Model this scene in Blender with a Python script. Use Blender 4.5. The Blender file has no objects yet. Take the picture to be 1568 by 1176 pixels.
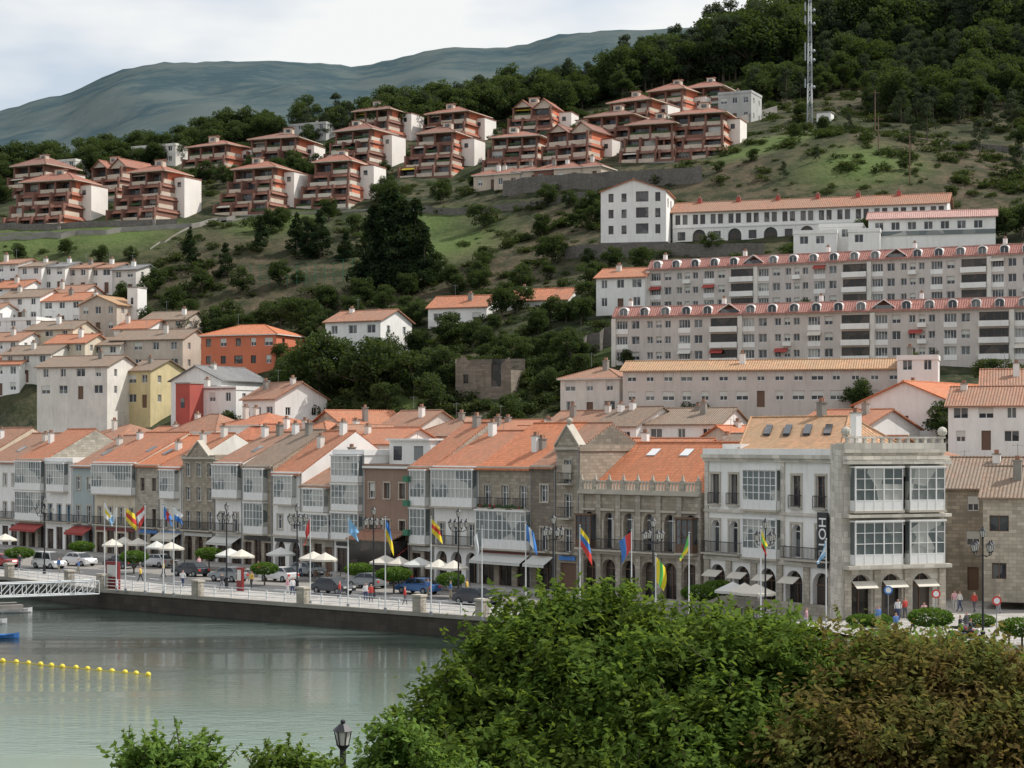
import bpy, math, random
import numpy as np
from mathutils import Vector, Matrix
R=random.Random(7); NR=np.random.RandomState(5)
FL=2926.0; HZ=678.0; CX=784.0; CZ=14.0
def P(px,py,d): return Vector(((px-CX)/FL*d, d, CZ-(py-HZ)/FL*d))
def G(px,py,z=0.0):
    d=(CZ-z)*FL/(py-HZ); return Vector(((px-CX)/FL*d,d,z))
scene=bpy.context.scene
def link(o,parent=None):
    scene.collection.objects.link(o)
    if parent: o.parent=parent
    return o
def empty(name):
    o=bpy.data.objects.new(name,None); return link(o)
# ------------------------------------------------------------ materials
M={}
def nm(name):
    m=bpy.data.materials.new(name); m.use_nodes=True
    nt=m.node_tree; return m,nt.nodes,nt.links,nt.nodes['Principled BSDF']
def noise(n,l,vec,scale,detail=3,rough=.6):
    t=n.new('ShaderNodeTexNoise'); t.inputs['Scale'].default_value=scale
    t.inputs['Detail'].default_value=detail; t.inputs['Roughness'].default_value=rough
    l.new(vec,t.inputs['Vector']); return t.outputs['Fac']
def mapr(n,l,v,a,b,c=0.,d=1.):
    t=n.new('ShaderNodeMapRange'); l.new(v,t.inputs[0])
    for i,x in enumerate((a,b,c,d)): t.inputs[i+1].default_value=x
    return t.outputs[0]
def mix(n,l,f,a,b,mode='MIX'):
    t=n.new('ShaderNodeMixRGB'); t.blend_type=mode
    for s,v in ((0,f),(1,a),(2,b)):
        if isinstance(v,(int,float)): t.inputs[s].default_value=v
        elif isinstance(v,(tuple,list)): t.inputs[s].default_value=(*v[:3],1)
        else: l.new(v,t.inputs[s])
    return t.outputs[0]
def mapping(n,l,vec,sc):
    t=n.new('ShaderNodeMapping'); t.inputs['Scale'].default_value=sc; l.new(vec,t.inputs['Vector']); return t.outputs[0]
def bump(n,l,h,bs,strength=.3,dist=.05):
    t=n.new('ShaderNodeBump'); t.inputs['Strength'].default_value=strength; t.inputs['Distance'].default_value=dist
    l.new(h,t.inputs['Height']); l.new(t.outputs[0],bs.inputs['Normal'])
def sc(c,k): return tuple(min(1,x*k) for x in c)
def plaster(name,col,var=.18,rough=.85,dirt=.45):
    m,n,l,b=nm(name); tc=n.new('ShaderNodeTexCoord').outputs['Object']
    a=noise(n,l,tc,.35,4); c=mix(n,l,mapr(n,l,a,.3,.7),sc(col,1-var),sc(col,1+var*.4))
    st=noise(n,l,mapping(n,l,tc,(2.2,2.2,.25)),1.,4)
    g=sum(col)/3*.55
    c=mix(n,l,mapr(n,l,st,.5,.8,0,dirt),c,(g,g*.95,g*.85))
    l.new(c,b.inputs['Base Color']); b.inputs['Roughness'].default_value=rough
    bump(n,l,noise(n,l,tc,6,3),b,.15,.02)
    M[name]=m
def stone(name,col,bw=.7,rh=.32,k=.5):
    m,n,l,b=nm(name); T=n.new('ShaderNodeTexCoord'); tc=T.outputs['Object']
    br=n.new('ShaderNodeTexBrick'); l.new(T.outputs['UV'],br.inputs['Vector'])
    br.inputs['Scale'].default_value=1; br.inputs['Brick Width'].default_value=bw; br.inputs['Row Height'].default_value=rh
    br.inputs['Mortar Size'].default_value=.018; br.inputs['Color1'].default_value=(*sc(col,.72),1)
    br.inputs['Color2'].default_value=(*sc(col,1.18),1); br.inputs['Mortar'].default_value=(*sc(col,.6),1)
    a=noise(n,l,tc,.5,5); c=mix(n,l,mapr(n,l,a,.35,.7,0,k),br.outputs[0],sc(col,.55))
    st=noise(n,l,mapping(n,l,tc,(1.5,1.5,.2)),1.,4)
    c=mix(n,l,mapr(n,l,st,.52,.8,0,.6),c,sc(col,.4))
    l.new(c,b.inputs['Base Color']); b.inputs['Roughness'].default_value=.9
    bump(n,l,br.outputs['Fac'],b,-.4,.03); M[name]=m
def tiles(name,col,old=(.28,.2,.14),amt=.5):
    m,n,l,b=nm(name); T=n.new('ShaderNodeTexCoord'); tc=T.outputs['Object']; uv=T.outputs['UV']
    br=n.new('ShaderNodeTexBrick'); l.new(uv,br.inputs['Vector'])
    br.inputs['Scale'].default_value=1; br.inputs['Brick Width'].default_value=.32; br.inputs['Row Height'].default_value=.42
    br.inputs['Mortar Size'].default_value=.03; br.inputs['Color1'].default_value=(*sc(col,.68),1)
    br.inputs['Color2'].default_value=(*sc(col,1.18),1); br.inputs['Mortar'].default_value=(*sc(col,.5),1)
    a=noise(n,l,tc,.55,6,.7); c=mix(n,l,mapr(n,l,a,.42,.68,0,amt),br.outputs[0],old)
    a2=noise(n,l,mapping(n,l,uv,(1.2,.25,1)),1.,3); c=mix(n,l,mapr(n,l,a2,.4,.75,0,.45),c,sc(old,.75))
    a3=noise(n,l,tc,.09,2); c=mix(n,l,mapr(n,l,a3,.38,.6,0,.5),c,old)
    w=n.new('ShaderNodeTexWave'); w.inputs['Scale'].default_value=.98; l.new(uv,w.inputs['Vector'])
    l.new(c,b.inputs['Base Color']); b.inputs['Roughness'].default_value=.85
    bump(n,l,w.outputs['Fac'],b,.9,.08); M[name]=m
def flat(name,col,rough=.6,metal=0.,var=.12,scale=2.):
    m,n,l,b=nm(name); tc=n.new('ShaderNodeTexCoord').outputs['Object']
    c=mix(n,l,noise(n,l,tc,scale,3),sc(col,1-var),sc(col,1+var))
    l.new(c,b.inputs['Base Color']); b.inputs['Roughness'].default_value=rough; b.inputs['Metallic'].default_value=metal; M[name]=m
plaster('white',(.83,.82,.79),.1,.85,.35); plaster('offwhite',(.72,.69,.63)); plaster('cream',(.66,.58,.45)); plaster('grey',(.48,.48,.46))
plaster('greyblue',(.38,.44,.44)); plaster('orange',(.64,.19,.1),.1,.85,.2); plaster('brown',(.3,.2,.15)); plaster('beige',(.56,.48,.4))
plaster('yellow',(.64,.54,.3)); plaster('redwall',(.42,.09,.07)); plaster('concrete',(.3,.28,.25),.3); plaster('pinkgrey',(.58,.53,.49),.12)
plaster('villawall',(.22,.105,.075)); plaster('villabeige',(.6,.5,.4)); plaster('villaside',(.85,.8,.74),.08,.85,.15); plaster('villacream',(.66,.6,.5))
stone('stone',(.4,.345,.27)); stone('stone2',(.47,.425,.35)); stone('stonedark',(.25,.21,.165)); stone('rubble',(.18,.165,.145),.45,.25); stone('paving',(.42,.4,.37),1.2,.6)
stone('quaystone',(.07,.06,.047),1.3,.55,.8); stone('stonewhite',(.66,.62,.54),1.,.5)
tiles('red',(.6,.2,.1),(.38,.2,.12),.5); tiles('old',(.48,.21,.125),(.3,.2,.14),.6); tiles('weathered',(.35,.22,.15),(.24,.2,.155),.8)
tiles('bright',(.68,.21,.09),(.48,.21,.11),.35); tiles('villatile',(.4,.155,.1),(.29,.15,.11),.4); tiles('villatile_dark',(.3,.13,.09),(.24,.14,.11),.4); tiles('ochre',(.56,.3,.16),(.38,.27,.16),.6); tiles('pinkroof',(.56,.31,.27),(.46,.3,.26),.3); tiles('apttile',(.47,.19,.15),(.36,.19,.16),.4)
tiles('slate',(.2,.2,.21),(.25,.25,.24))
flat('trim',(.78,.78,.76),.5); flat('trimstone',(.46,.42,.35),.8,0,.25,1.); flat('iron',(.03,.03,.035),.5,.3); flat('wood',(.14,.08,.05),.6)
flat('bluewood',(.12,.3,.45),.5); flat('green',(.04,.18,.1),.6); flat('metalwhite',(.72,.74,.74),.4,.1); flat('metalgrey',(.3,.32,.33),.4,.6)
flat('canvas',(.62,.58,.5),.8); flat('shutter',(.58,.58,.54),.7); flat('rubber',(.02,.02,.02),.8); flat('lampglass',(.6,.6,.55),.2)
flat('yellowp',(.8,.62,.04),.4); flat('bluep',(.05,.2,.55),.5); flat('redp',(.6,.05,.04),.5); flat('greenp',(.1,.5,.1),.6); flat('whitep',(.8,.8,.8),.5); flat('blackp',(.015,.015,.018),.4)
flat('lightblue',(.25,.5,.75),.6); flat('darkred',(.2,.02,.02),.5); flat('roofgrey',(.4,.39,.37),.9,0,.3,.5); flat('hedge',(.04,.08,.025),.9,0,.4,3.)
flat('redcanvas',(.35,.06,.05),.8); flat('bark',(.1,.08,.06),.95,0,.4,3.); flat('kerb',(.3,.28,.24),.85,0,.3,1.)
def glassm(name,d,c,rough=.08):
    m,n,l,b=nm(name); tc=n.new('ShaderNodeTexCoord').outputs['Object']
    v=n.new('ShaderNodeTexVoronoi'); v.inputs['Scale'].default_value=.55; l.new(tc,v.inputs['Vector'])
    col=mix(n,l,mapr(n,l,v.outputs['Color'],.45,.75),d,c)
    l.new(col,b.inputs['Base Color']); b.inputs['Roughness'].default_value=rough; M[name]=m
glassm('glass',(.03,.035,.045),(.16,.17,.17)); glassm('curtain',(.12,.145,.145),(.42,.43,.4),.12); glassm('shop',(.015,.014,.013),(.07,.055,.045),.2)
glassm('carglass',(.02,.025,.03),(.03,.035,.04),.05)
for nme,c in (('car_white',(.7,.7,.7)),('car_dark',(.05,.055,.065)),('car_blue',(.04,.12,.3)),('car_grey',(.25,.27,.28)),('car_red',(.35,.03,.03))):
    flat(nme,c,.25,.2,.03)
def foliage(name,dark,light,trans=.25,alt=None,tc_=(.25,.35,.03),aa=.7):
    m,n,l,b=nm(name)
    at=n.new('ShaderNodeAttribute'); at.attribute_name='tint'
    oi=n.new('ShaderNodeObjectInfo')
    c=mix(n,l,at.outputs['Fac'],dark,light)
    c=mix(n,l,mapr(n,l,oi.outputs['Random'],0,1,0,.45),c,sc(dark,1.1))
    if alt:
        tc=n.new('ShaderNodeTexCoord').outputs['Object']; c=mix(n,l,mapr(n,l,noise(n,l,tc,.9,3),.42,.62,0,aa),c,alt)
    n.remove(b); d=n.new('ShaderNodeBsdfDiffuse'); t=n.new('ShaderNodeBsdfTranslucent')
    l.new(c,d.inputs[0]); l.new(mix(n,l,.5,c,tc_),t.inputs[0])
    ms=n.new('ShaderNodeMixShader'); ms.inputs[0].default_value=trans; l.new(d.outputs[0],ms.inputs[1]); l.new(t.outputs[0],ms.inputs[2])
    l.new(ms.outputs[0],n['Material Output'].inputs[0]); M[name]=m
foliage('leaf_broad',(.025,.042,.02),(.08,.105,.048),.2); foliage('leaf_conifer',(.015,.03,.017),(.042,.062,.032),.1)
foliage('leaf_pine_haze',(.038,.052,.037),(.092,.108,.072),.12); foliage('leaf_shrub',(.03,.045,.02),(.09,.105,.047),.15)  # pine leaves lightened toward blue-grey, far haze painted into their colour
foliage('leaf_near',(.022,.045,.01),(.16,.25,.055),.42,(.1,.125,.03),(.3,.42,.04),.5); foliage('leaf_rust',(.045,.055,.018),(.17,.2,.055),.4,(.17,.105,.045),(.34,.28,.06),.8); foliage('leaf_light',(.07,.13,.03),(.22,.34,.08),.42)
foliage('leaf_topiary',(.04,.09,.02),(.12,.2,.04))
# ------------------------------------------------------------ builder
class Fr:
    def __init__(s,o,a,k=1.):
        s.o=Vector(o); s.a=a; s.k=k; s.U=Vector((math.cos(a),math.sin(a),0)); s.N=Vector((math.sin(a),-math.cos(a),0))
    def p(s,u,v,w): return s.o+(s.U*u+s.N*v+Vector((0,0,w)))*s.k
    def right(s,W,D=0): return Fr(s.p(W,0,0),s.a+math.pi/2,s.k)
    def left(s,D): return Fr(s.p(0,-D,0),s.a-math.pi/2,s.k)
    def back(s,W,D): return Fr(s.p(W,-D,0),s.a+math.pi,s.k)
class B:
    def __init__(s): s.g={}
    def poly(s,mat,pts,smooth=False):
        g=s.g.setdefault(mat,([],[],[])); i=len(g[0]); g[0].extend([tuple(p) for p in pts]); g[1].append(tuple(range(i,i+len(pts)))); g[2].append(smooth)
    def box(s,F,u0,u1,v0,v1,w0,w1,mat):
        a=[F.p(u,v,w) for w in (w0,w1) for (u,v) in ((u0,v0),(u1,v0),(u1,v1),(u0,v1))]
        for q in ((0,3,2,1),(4,5,6,7),(0,1,5,4),(1,2,6,5),(2,3,7,6),(3,0,4,7)): s.poly(mat,[a[i] for i in q])
    def slab(s,mat,pts,t=.18,edge=None):
        lo=[p-Vector((0,0,t)) for p in pts]; s.poly(mat,pts)
        s.poly(edge or mat,lo[::-1]); k=len(pts)
        for i in range(k): s.poly(edge or mat,[lo[i],lo[(i+1)%k],pts[(i+1)%k],pts[i]])
    def cyl(s,p0,p1,r0,r1,mat,n=8,cap=True):
        p0=Vector(p0);p1=Vector(p1); z=(p1-p0).normalized(); x=z.orthogonal().normalized(); y=z.cross(x)
        c=[(math.cos(2*math.pi*i/n),math.sin(2*math.pi*i/n)) for i in range(n)]
        A=[p0+(x*a+y*b_)*r0 for a,b_ in c]; C=[p1+(x*a+y*b_)*r1 for a,b_ in c]
        for i in range(n): s.poly(mat,[A[i],A[(i+1)%n],C[(i+1)%n],C[i]],True)
        if cap: s.poly(mat,A[::-1]); s.poly(mat,C)
    def sph(s,c,r,mat,n=8,m=6,sz=1.):
        c=Vector(c)
        def q(i,j):
            t=math.pi*j/m; a=2*math.pi*i/n; return c+Vector((r*math.sin(t)*math.cos(a),r*math.sin(t)*math.sin(a),-r*sz*math.cos(t)))
        for i in range(n):
            for j in range(m):
                if j==0: s.poly(mat,[q(i,0),q(i+1,1),q(i,1)],True)
                elif j==m-1: s.poly(mat,[q(i,j),q(i+1,j),q(i,m)],True)
                else: s.poly(mat,[q(i,j),q(i+1,j),q(i+1,j+1),q(i,j+1)],True)
    def finish(s,name,origin=None,parent=None):
        if origin is None: origin=Vector(next(iter(s.g.values()))[0][0])
        origin=Vector(origin)
        par=empty(name); par.location=origin
        if parent: par.parent=parent
        for mat,(v,fs,sm) in s.g.items():
            me=bpy.data.meshes.new(name+'_'+mat)
            va=np.array(v,dtype=np.float64)
            me.from_pydata([tuple(x) for x in va-np.array(origin)],[],fs)
            uvl=me.uv_layers.new(name='UVMap'); uv=np.zeros((len(v),2))
            for fc in fs:
                q=va[fc[0]:fc[-1]+1]; nn=np.cross(q[1]-q[0],q[2]-q[1]) if len(q)<4 else np.cross(q[2]-q[0],q[3]-q[1])
                ln=np.linalg.norm(nn); nn=nn/ln if ln>1e-9 else np.array((0,0,1.))
                if abs(nn[2])>.999: t=np.array((1.,0,0))
                else: t=np.array((-nn[1],nn[0],0)); t/=np.linalg.norm(t)
                bb=np.cross(nn,t); uv[fc[0]:fc[-1]+1,0]=q@t; uv[fc[0]:fc[-1]+1,1]=q@bb
            uvl.data.foreach_set('uv',uv.ravel()); me.polygons.foreach_set('use_smooth',sm)
            me.materials.append(M[mat]); me.update()
            link(bpy.data.objects.new('part_'+mat,me),par)
        return par
def wall(b,F,u0,u1,w0,w1,ops,mat,rec=.22,det=1):
    us=sorted({u0,u1}|{x for o in ops for x in o[:2]}); ws=sorted({w0,w1}|{x for o in ops for x in o[2:4]})
    for j in range(len(ws)-1):
        run=None
        for i in range(len(us)-1):
            cu=(us[i]+us[i+1])/2; cw=(ws[j]+ws[j+1])/2
            hole=any(o[0]<cu<o[1] and o[2]<cw<o[3] for o in ops)
            if hole:
                if run is not None: b.poly(mat,[F.p(run,0,ws[j]),F.p(us[i],0,ws[j]),F.p(us[i],0,ws[j+1]),F.p(run,0,ws[j+1])]); run=None
            elif run is None: run=us[i]
        if run is not None: b.poly(mat,[F.p(run,0,ws[j]),F.p(u1,0,ws[j]),F.p(u1,0,ws[j+1]),F.p(run,0,ws[j+1])])
    for o in ops:
        a,c,d,e,k=o[:5]; r=rec
        if k=='arch':
            rad=(c-a)/2; sp=e-rad; m=(a+c)/2; N=8
            pt=[(m-rad*math.cos(math.pi*i/N),sp+rad*math.sin(math.pi*i/N)) for i in range(N+1)]
            for i in range(N):
                p,q=pt[i],pt[i+1]
                b.poly(mat,[F.p(p[0],0,p[1]),F.p(q[0],0,q[1]),F.p(q[0],0,e),F.p(p[0],0,e)])
                b.poly(mat,[F.p(p[0],0,p[1]),F.p(p[0],-.5,p[1]),F.p(q[0],-.5,q[1]),F.p(q[0],0,q[1])])
            for x in (a,c): b.poly(mat,[F.p(x,0,d),F.p(x,-.5,d),F.p(x,-.5,sp),F.p(x,0,sp)])
            gm=o[5] if len(o)>5 else 'shop'
            b.poly(gm,[F.p(a,-.5,d),F.p(c,-.5,d),F.p(c,-.5,e),F.p(a,-.5,e)])
            fm='trim' if gm=='glass' else 'wood'
            b.box(F,a,c,-.5,-.44,sp-.05,sp+.05,fm); b.box(F,m-.04,m+.04,-.49,-.43,d,e-.03,fm)
            continue
        for q in (((a,d),(c,d)),((c,d),(c,e)),((c,e),(a,e)),((a,e),(a,d))):
            b.poly(mat,[F.p(q[0][0],0,q[0][1]),F.p(q[0][0],-r,q[0][1]),F.p(q[1][0],-r,q[1][1]),F.p(q[1][0],0,q[1][1])])
        gm={'w':'glass','b':'glass','n':'glass','k':'shop','d':'wood','c':'curtain','u':'glass','x':'shop'}[k]
        b.poly(gm,[F.p(a,-r,d),F.p(c,-r,d),F.p(c,-r,e),F.p(a,-r,e)])
        if k in 'dx': continue
        fm={'k':'wood','u':'bluewood','n':'wood'}.get(k,'trim'); t=.07
        b.box(F,a,a+t,-r,-r+.06,d,e,fm); b.box(F,c-t,c,-r,-r+.06,d,e,fm)
        b.box(F,a+t,c-t,-r,-r+.055,d,d+t,fm); b.box(F,a+t,c-t,-r,-r+.055,e-t,e,fm)
        if det:
            m=(a+c)/2; b.box(F,m-.035,m+.035,-r,-r+.05,d+t,e-t,fm)
            if c-a>2: 
                for m in (a+(c-a)*.25,a+(c-a)*.75): b.box(F,m-.03,m+.03,-r,-r+.05,d+t,e-t,fm)
            if det>1: b.box(F,a+t,c-t,-r,-r+.045,d+(e-d)*.68,d+(e-d)*.68+.05,fm)
        if k=='b': b.box(F,a+t,c-t,-r+.06,-r+.1,e-(e-d)*.55,e-.02,'shutter')
def gallery(b,F,u0,u1,w0,w1,pr=.7,fr='trim',pitch=.66,rows=3,gl='curtain'):
    h=w1-w0; pan=.24*h if h>2.2 else .16*h
    b.box(F,u0-.1,u1+.1,.0,pr+.08,w0-.18,w0,'trimstone'); b.box(F,u0-.08,u1+.08,.0,pr+.12,w1,w1+.14,fr)
    b.box(F,u0,u1,.0,pr-.02,w0,w0+pan,fr)
    b.poly(gl,[F.p(u0,pr-.06,w0+pan),F.p(u1,pr-.06,w0+pan),F.p(u1,pr-.06,w1),F.p(u0,pr-.06,w1)])
    for x in (u0+.04,u1-.04): b.poly(gl,[F.p(x,0,w0+pan),F.p(x,pr-.06,w0+pan),F.p(x,pr-.06,w1),F.p(x,0,w1)])
    n=max(2,round((u1-u0)/pitch))
    for i in range(n+1):
        x=u0+(u1-u0)*i/n; t=.055 if i%3==0 else .03
        x=min(max(x,u0+t),u1-t); b.box(F,x-t,x+t,pr-.1,pr,w0,w1,fr)
    for j in range(rows+1):
        z=w0+pan+(h-pan)*j/rows; z=min(z,w1-.05); b.box(F,u0+.01,u1-.01,pr-.09,pr-.006,z-.028,z+.028,fr)
def balcony(b,F,u0,u1,w,pr=.7,mat='iron',slab='trimstone'):
    b.box(F,u0,u1,.0,pr,w-.15,w,slab); b.box(F,u0+.03,u1-.03,pr-.07,pr-.02,w+.95,w+1.02,mat)
    b.box(F,u0+.03,u1-.03,pr-.07,pr-.03,w+.08,w+.12,mat)
    n=max(3,int((u1-u0)/.16))
    for i in range(n+1):
        x=u0+.05+(u1-u0-.1)*i/n; b.box(F,x-.012,x+.012,pr-.06,pr-.035,w,w+.95,mat)
    for x in (u0+.03,u1-.06): b.box(F,x,x+.03,0,pr-.03,w+.95,w+1.0,mat); b.box(F,x,x+.03,0.3,.33,w,w+.95,mat)
def roof(b,F,w,dep,h,kind,rh,rm,wm,oh=.4,sh=None):
    sh=oh if sh is None else sh; k=rh/(dep/2)
    if kind=='gable':
        e=h-oh*k; Rg=h+rh
        b.slab(rm,[F.p(-sh,oh,e),F.p(w+sh,oh,e),F.p(w+sh,-dep/2,Rg),F.p(-sh,-dep/2,Rg)],.16)
        b.slab(rm,[F.p(w+sh,-dep-oh,e),F.p(-sh,-dep-oh,e),F.p(-sh,-dep/2,Rg-.003),F.p(w+sh,-dep/2,Rg-.003)],.16)
        for u in (0.002,w-.002): b.poly(wm,[F.p(u,0,h),F.p(u,-dep,h),F.p(u,-dep/2,Rg-.17)])
        b.cyl(F.p(-sh,-dep/2,Rg),F.p(w+sh,-dep/2,Rg),.12,.12,rm,6)
    elif kind=='gableF':
        k=rh/(w/2); e=h-oh*k; Rg=h+rh
        b.slab(rm,[F.p(-oh,oh,e),F.p(w/2,oh,Rg),F.p(w/2,-dep-oh,Rg),F.p(-oh,-dep-oh,e)],.16)
        b.slab(rm,[F.p(w/2,oh,Rg),F.p(w+oh,oh,e),F.p(w+oh,-dep-oh,e),F.p(w/2,-dep-oh,Rg)],.16)
        for v in (-.002,-dep+.002): b.poly(wm,[F.p(0,v,h),F.p(w,v,h),F.p(w/2,v,Rg-.17)])
        b.cyl(F.p(w/2,oh,Rg),F.p(w/2,-dep-oh,Rg),.12,.12,rm,6)
    elif kind=='hip':
        m=min(w,dep)/2; 
        if w>=dep: r1,r2=F.p(m,-dep/2,h+rh),F.p(w-m,-dep/2,h+rh)
        else: r1,r2=F.p(w/2,-m,h+rh),F.p(w/2,-dep+m,h+rh)
        e=h-.05; A,C,D,E=F.p(-oh,oh,e),F.p(w+oh,oh,e),F.p(w+oh,-dep-oh,e),F.p(-oh,-dep-oh,e)
        if w>=dep: fs=[[A,C,r2,r1],[C,D,r2],[D,E,r1,r2],[E,A,r1]]
        else: fs=[[A,C,r1],[C,D,r2,r1],[D,E,r2],[E,A,r1,r2]]
        for q in fs: b.poly(rm,q)
        b.slab(wm,[F.p(-oh,oh,e-.01),F.p(w+oh,oh,e-.01),F.p(w+oh,-dep-oh,e-.01),F.p(-oh,-dep-oh,e-.01)],.16)
        for q0,q1 in ((A,r1),(C,r2 if w>=dep else r1),(r1,r2)):
            if (q1-q0).length>.05: b.cyl(q0,q1,.1,.1,rm,5)
    else:
        b.poly('roofgrey',[F.p(0,0,h-.3),F.p(w,0,h-.3),F.p(w,-dep,h-.3),F.p(0,-dep,h-.3)])
        for a in ((-.1,w+.1,-.12,.12),(-.1,w+.1,-dep-.12,-dep+.12)): b.box(F,a[0],a[1],a[2],a[3],h-.35,h+.25,wm)
        for a in ((-.1,.12),(w-.12,w+.1)): b.box(F,a[0],a[1],-dep+.12,-.12,h-.35,h+.248,wm)
def chimney(b,F,u,v,w0,w1,mat='white'):
    b.box(F,u-.35,u+.35,v-.3,v+.3,w0,w1,mat); b.box(F,u-.42,u+.42,v-.37,v+.37,w1,w1+.1,'concrete')
    b.box(F,u-.2,u+.2,v-.15,v+.15,w1+.1,w1+.45,'old')
# ------------------------------------------------------------ terrain
A0=Vector((-70.2,262,0)); B0=Vector((16.9,167,0)); DIR=(B0-A0).normalized(); FANG=math.atan2(DIR.y,DIR.x)
INW=Vector((-DIR.y,DIR.x,0))
ctrl=[]
def cp(px,lst):
    for t in lst:
        if t[0]=='z': d,z=t[1:]; ctrl.append(((px-CX)/FL*d,d,z))
        else: p=P(px,t[0],t[1]); ctrl.append(tuple(p))
cp(0,[('z',270,3),('z',290,9),('z',310,15),(560,330),(520,345),(430,370),(355,395),(340,410),(290,450),(262,490),('z',650,68)])
cp(-220,[('z',290,3),('z',320,12),(520,350),(430,375),(355,400),(300,450),(270,490),('z',650,65)])
cp(250,[('z',245,3),('z',275,9),('z',300,15),(575,330),(500,350),(400,375),(340,400),(275,445),(235,490),('z',650,80)])
cp(500,[('z',220,2.5),('z',255,9),(600,290),(500,335),(400,370),(325,400),(265,440),(215,480),(190,520),('z',700,88)])
cp(700,[('z',205,2.5),('z',240,8),(610,275),(540,300),(440,340),(350,380),(270,430),(215,480),(190,520),('z',700,95)])
cp(900,[('z',195,2),('z',230,7),(640,262),(520,290),(400,335),(310,375),(255,405),(200,460),(160,520),(130,560)])
cp(1100,[('z',215,6),(620,255),(560,270),(480,292),(372,332),(290,365),(235,400),(195,440),(130,520),(90,600)])
cp(1300,[('z',200,7),(625,245),(560,264),(470,285),(378,325),(290,352),(205,380),(185,420),(120,520),(70,620)])
cp(1500,[('z',195,8),(640,225),(560,258),(470,278),(370,315),(290,350),(215,400),(150,480),(70,600)])
cp(1720,[('z',200,8),(560,255),(370,310),(215,390),(120,500),(50,600)])
for X,Z in ((-350,50),(-150,70),(50,100),(250,130),(420,140)): ctrl.append((X,900,Z))
CP=np.array(ctrl); ph=lambda r: np.sqrt(r*r+16.)
Dm=ph(np.linalg.norm(CP[:,None,:2]-CP[None,:,:2],axis=2)); n_=len(CP)
Am=np.zeros((n_+1,n_+1)); Am[:n_,:n_]=Dm; Am[:n_,n_]=1; Am[n_,:n_]=1
WT=np.linalg.solve(Am,np.append(CP[:,2],0))
Q=[(-330,395),(-120,246),(-52,197),(-39,181),(-2.5,152),(8,141),(14,120),(15,40)]
Qa=np.array(Q,float)
def shore(X,Y):
    best=np.full(X.shape,1e9); sgn=np.ones(X.shape)
    for i in range(len(Qa)-1):
        a=Qa[i]; d=Qa[i+1]-a; L=np.hypot(*d); t=np.clip(((X-a[0])*d[0]+(Y-a[1])*d[1])/L**2,0,1)
        ex=X-a[0]-t*d[0]; ey=Y-a[1]-t*d[1]; r=np.hypot(ex,ey); s=np.where(d[0]*(Y-a[1])-d[1]*(X-a[0])>0,1,-1)
        m=r<best-1e-6; best=np.where(m,r,best); sgn=np.where(m,s,sgn)
    return best*sgn
def H(X,Y):
    X=np.asarray(X,float); Y=np.asarray(Y,float); sh=X.shape; X=X.ravel(); Y=Y.ravel()
    z=np.full(X.shape,WT[n_])
    for i in range(n_): z+=WT[i]*ph(np.hypot(X-CP[i,0],Y-CP[i,1]))
    z+=.5*np.sin(X/9+Y/23)*np.sin(Y/8-X/31)+.9*np.sin(X/27+1)*np.sin(Y/21+X/50)+.3*np.sin(X/4.1+2)*np.sin(Y/3.7)
    b_=(X-A0.x)*INW.x+(Y-A0.y)*INW.y; m=np.minimum(b_-4,Y-174)
    t=np.clip(m/35,0,1); t=t*t*(3-2*t); z=np.where(m>0,-.05*(1-t)+np.maximum(z,0)*t,-.05)
    s=shore(X,Y); z=np.where(s<5,np.minimum(z,-.05+np.clip((s-5)/3.,-1.6,0)*3.2),z)
    hill=12.3-.19*Y; z=np.where(Y<110,np.maximum(z,np.maximum(hill,-6)),z)
    return z.reshape(sh)
dd=np.arange(176,900,1.5)
def hit(px,py):
    X=(px-CX)/FL*dd; Zr=CZ-(py-HZ)/FL*dd; h=H(X,dd); k=np.argmax(h>=Zr)
    if not (h>=Zr).any(): k=len(dd)-1
    return Vector((X[k],dd[k],float(h[k])))
def gz(x,y): return float(H(np.array([x]),np.array([y]))[0])
xs=np.arange(-420,421,4.); ys=np.concatenate([np.arange(-60,560,3.),np.arange(560,1100,9.)])
GX,GY=np.meshgrid(xs,ys); GZ=H(GX,GY)
lawn=np.zeros_like(GX); brown=np.zeros_like(GX)
for (x,y,r) in ((670,378,13),(640,345,9),(700,372,8),(60,362,14),(180,356,12),(420,345,9),(620,612,9),(840,570,9),(1200,215,10),(1320,250,12),(1150,235,8),(560,590,8)):
    p=hit(x,y); lawn=np.maximum(lawn,np.exp(-((GX-p.x)**2+(GY-p.y)**2)/r**2))
for (x,y,r) in ((720,430,24),(620,460,18),(860,350,16),(330,430,22),(1120,265,16),(1450,150,50),(1350,215,14),(1500,260,40),(420,470,14),(1250,130,30),(780,380,16)):
    p=hit(x,y); brown=np.maximum(brown,np.exp(-((GX-p.x)**2+(GY-p.y)**2)/r**2))
urban=np.clip(1-(GZ-5)/12,0,1)*(GY>115)
nv=GX.size; me=bpy.data.meshes.new('ground'); nx=len(xs); ny=len(ys)
idx=np.arange(nv).reshape(ny,nx); q=np.stack([idx[:-1,:-1],idx[:-1,1:],idx[1:,1:],idx[1:,:-1]],-1).reshape(-1,4)
def np_mesh(me,V,F4,smooth=True):
    me.vertices.add(len(V)); me.vertices.foreach_set('co',np.asarray(V,np.float32).ravel())
    me.loops.add(F4.size); me.loops.foreach_set('vertex_index',F4.ravel().astype(np.int32))
    me.polygons.add(len(F4)); me.polygons.foreach_set('loop_start',np.arange(0,F4.size,4,dtype=np.int32))
    try: me.polygons.foreach_set('loop_total',np.full(len(F4),4,np.int32))
    except Exception: pass
    me.polygons.foreach_set('use_smooth',np.full(len(F4),smooth)); me.update(calc_edges=True)
np_mesh(me,np.stack([GX,GY,GZ],-1).reshape(-1,3),q)
ca=me.color_attributes.new('zone','FLOAT_COLOR','POINT')
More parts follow.
